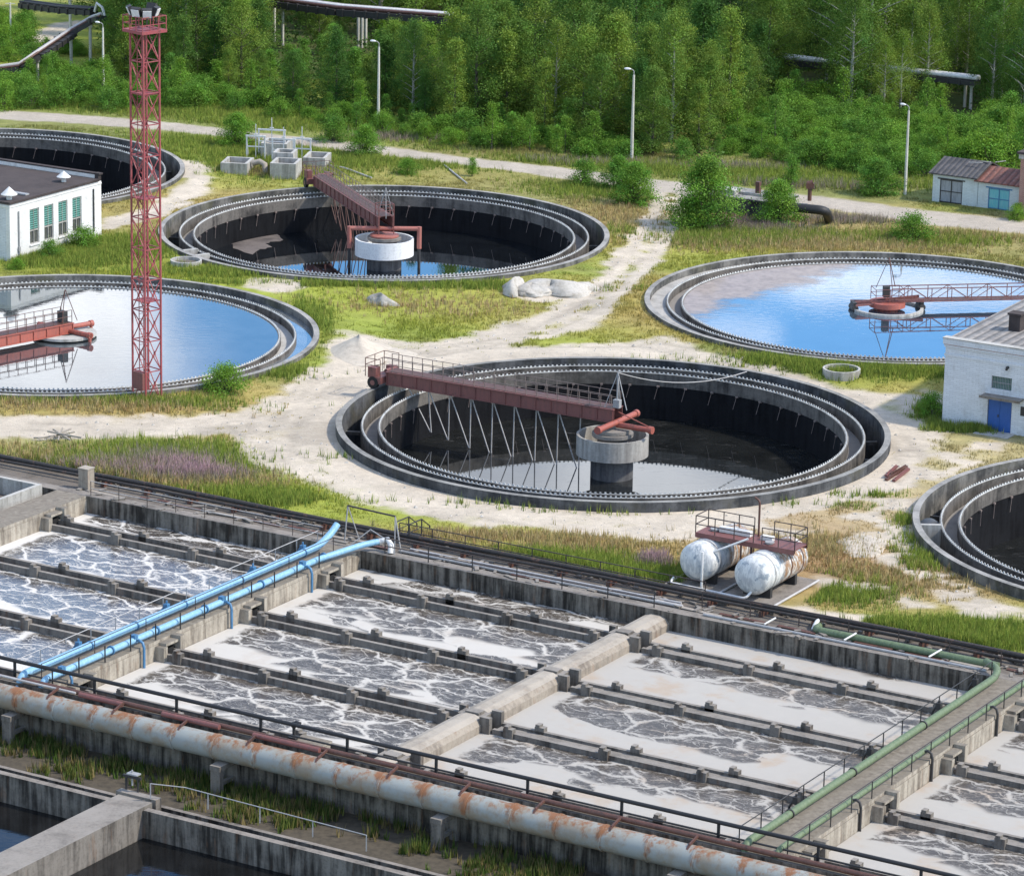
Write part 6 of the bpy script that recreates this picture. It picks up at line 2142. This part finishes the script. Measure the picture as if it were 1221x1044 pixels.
def plant(kind, x, y, sc=1.0, label=None, solo=False):
    src = PROTO['shrub'][int(kind[-1])] if kind.startswith('shrub') else rnd.choice(PROTO[kind])
    z = float(ground_z(np.array([x]), np.array([y]))[0]) - .03
    if src.name not in USED and not solo:
        USED.add(src.name)
        src.location = (x, y, z); src.rotation_euler = (0, 0, rnd.uniform(0, 6.28)); src.scale = (sc * rnd.uniform(.92, 1.08), sc, sc)
        return src
    o = dup(src, (x, y, z), rnd.uniform(0, 6.28), label, sc)
    o.scale = (sc * rnd.uniform(.9, 1.1), sc * rnd.uniform(.9, 1.1), sc)
    if solo:
        if 'group' in o: del o['group']
    return o


def px_of(x, y, z=0.0):
    v = Vector((x, y, z - CAM_H))
    d = v.dot(FW)
    return 610.5 + FPX * v.dot(RT) / d, 522 - FPX * v.dot(UPV) / d


EDGE = [(-80, 60), (125, 62), (150, 98), (215, 106), (262, 112), (330, 126), (400, 137), (470, 150), (560, 163), (640, 170), (720, 180), (790, 186), (850, 190), (872, 160), (900, 128), (960, 112), (985, 118), (1005, 138), (1100, 136), (1118, 112), (1140, 112), (1165, 134), (1260, 150)]
EX, EY = [e[0] for e in EDGE], [e[1] for e in EDGE]
# clearings where the photo looks through to the pipe bridges
HOLES = [(318, 352, 20, 60, 0), (416, 440, 22, 58, 0), (950, 985, 78, 100, 0), (1132, 1168, 88, 128, 0)]
placed = []


def free(x, y, d):
    for a, b, r_ in placed:
        if (a - x) ** 2 + (b - y) ** 2 < (d * .5 + r_ * .5) ** 2: return False
    return True


cnt = {'t': 0, 'b': 0}
tries = 0
while cnt['t'] < 330 and tries < 40000:
    tries += 1
    y = rnd.uniform(352, 474); x = rnd.uniform(-1, 1) * (y * .1366 + 5)
    px, py = px_of(x, y)
    e = np.interp(px, EX, EY)
    if py > e or px < 128: continue
    depth = e - py
    sp = 3.2 if depth < 25 else (4.3 if depth < 60 else 5.2)
    if not free(x, y, sp): continue
    kind = rnd.choice(['alder', 'alder', 'birch', 'poplar', 'poplar'] if depth > 8 else ['poplar', 'alder', 'sapling', 'poplar'])
    if depth > 55 and px > 840: kind = rnd.choice(['alder', 'birch', 'spruce', 'spruce'])
    if py < 30 and rnd.random() < .4: kind = 'spruce'
    if px > 990 and depth < 34: kind = 'birch'
    sc = rnd.uniform(.66, 1.22)
    if depth < 8: sc *= .78
    Hm = PROTO[kind][0].children[0].dimensions[2] * sc if False else {'birch': 13.2, 'alder': 11.5, 'poplar': 10, 'sapling': 4.4, 'spruce': 14}[kind] * sc
    if 320 < px < 640:                                   # young front rows stay low before the drained tank
        mx = max(4.5, (y - 308) * .2126 - 4.2)
        if Hm > mx: sc *= mx / Hm; Hm = mx
    pt = px_of(x, y, Hm)[1]
    lim = -999
    if 312 < px < 528 and py > 52: lim = 24 + rnd.uniform(0, 16)
    for a, b, c, d, _ in HOLES:
        if a - 10 < px < b + 10 and py > c + 4: lim = max(lim, d)
    if pt < lim:
        if py - lim < 14: continue
        k_ = (py - lim) / (py - pt)
        if k_ < .55:
            kind = 'sapling'; sc = Hm * k_ / 4.4
        else: sc *= k_
    plant(kind, x, y, sc)
    placed.append((x, y, sp))
    cnt['t'] += 1
# scrub: bushes and saplings between road and wood
SCRUB = [((870, 1110), (128, 212), 120, .62), ((1110, 1221), (136, 200), 46, .7), ((0, 128), (92, 130), 34, .6), ((128, 330), (108, 132), 28, .6), ((330, 860), (138, 190), 46, .55), ((0, 120), (28, 92), 16, .6)]
for (xa, xb), (ya, yb), n, s0 in SCRUB:
    k = tr_ = 0
    while k < n and tr_ < 4000:
        tr_ += 1
        px, py = rnd.uniform(xa, xb), rnd.uniform(ya, yb)
        e = np.interp(px, EX, EY)
        if py < e - 6 and px > 128: continue
        if xa == 330 and py > e + 14: continue
        if 36 < px < 96 and 20 < py < 60: continue
        if 1105 < px < 1215 and py > 196: continue
        if 1122 < px < 1178 and py < 164: continue
        if px < 62 and py > 90 and rnd.random() < .6: continue
        if 860 < px < 1110 and py > 170 + (px - 870) * .13 + 16: continue
        g = at(px, py)
        if not free(g.x, g.y, 1.8): continue
        kd = rnd.choice(['bush', 'bush', 'bush', 'sapling'])
        plant(kd, g.x, g.y, s0 * rnd.uniform(.85, 1.7))
        placed.append((g.x, g.y, 1.7)); k += 1
# single bushes and small trees that stand apart
for px, py, kd, sc, lab in [
    (842, 272, 'shrub0', 1.12, 'big bushy green tree-like shrub at the junction of track and road'), (928, 268, 'shrub1', 1.0, 'round dark bush right of the big shrub at the junction'),
    (757, 243, 'shrub1', .95, 'dense round bush left of the junction, beside the road'), (737, 226, 'shrub1', .8, 'bush half behind the dense round one left of the junction'), (697, 220, 'bush', .85, 'small bush on the near road verge left of the dense round ones'),
    (1087, 287, 'bush', 1.0, 'lone bush before the road, below the garages'), (943, 222, 'sapling', .85, 'small bush-like sapling behind the round dark bush on the far road verge'), (1046, 232, 'shrub1', .85, 'round bush just left of the lamp post by the garages'),
    (283, 174, 'shrub1', .8, 'round bush behind the pale concrete boxes'), (435, 185, 'shrub1', .75, 'bush standing by the bend of the road behind the white-cup tank'), (398, 168, 'bush', .9, 'smaller bush on the road verge right of the pale boxes'), (268, 472, 'bush', .85, 'lone bright green bush beside the rim of the left full tank'),
    (563, 210, 'sapling', .5, 'tiny sapling on the slope behind the white-cup tank'), (486, 207, 'bush', .6, 'small bush on the slope behind the white-cup tank'), (60, 309, 'bush', .55, 'bush under the left windows of the white pump house'), (100, 296, 'bush', .75, 'bush under the right windows of the white pump house'), (20, 322, 'bush', .4, 'low bush at the near corner of the white pump house'),
    (1180, 205, 'bush', 1.5, 'bush crown rising behind the rusty garage roof'), (1150, 200, 'bush', 1.3, 'bush rising behind the dark garage roof'), (1213, 262, 'bush', .55, 'low bush at the foot of the red brick tower'), (1112, 497, 'bush', .6, 'weedy bush at the left corner of the grey white building'), (822, 268, 'bush', 1.1, 'low bush at the left foot of the big shrub by the junction')]:
    g = at(px, py)
    plant(kd, g.x, g.y, sc, lab, solo=True)
for kd in PROTO:
    for src in PROTO[kd]:
        if src.name not in USED:
            for ch in list(src.children): bpy.data.objects.remove(ch)
            bpy.data.objects.remove(src)

# leafy undergrowth between the trunks
n = 30000
yy = rng.uniform(356, 470, n); xx = rng.uniform(-1, 1, n) * (yy * .1366 + 6)
dz = FW.y * yy + FW.z * -CAM_H
pxs = 610.5 + FPX * (xx * RT.x + yy * RT.y - CAM_H * RT.z) / dz
pys = 522 - FPX * (xx * UPV.x + yy * UPV.y - CAM_H * UPV.z) / dz
ed = np.interp(pxs, EX, EY)
k = (pys < ed + 1) & (pxs > 122) & (fbm(xx, yy, 5, 611, 3) > .40)
xx, yy = xx[k], yy[k]
hh = fbm(xx, yy, 4, 622, 3)
Pc, Gc = [], []
for j in range(4):
    Pc.append(np.stack([xx + rng.normal(0, .5, len(xx)), yy + rng.normal(0, .5, len(xx)), .1 + 2.0 * hh * rng.random(len(xx))], 1))
    Gc.append(rng.uniform(.55, 1.1, (len(xx), 1)) * np.ones((1, 3)))
Pc, Gc = np.concatenate(Pc), np.concatenate(Gc)
Vq, Fq = leaf_quads(Pc, .20, seed=77)
tag(link('undergrowth', np_mesh('undergrowth', Vq, Fq, MAT['leaf'], np.repeat(Gc, 4, 0))), kind='stuff')
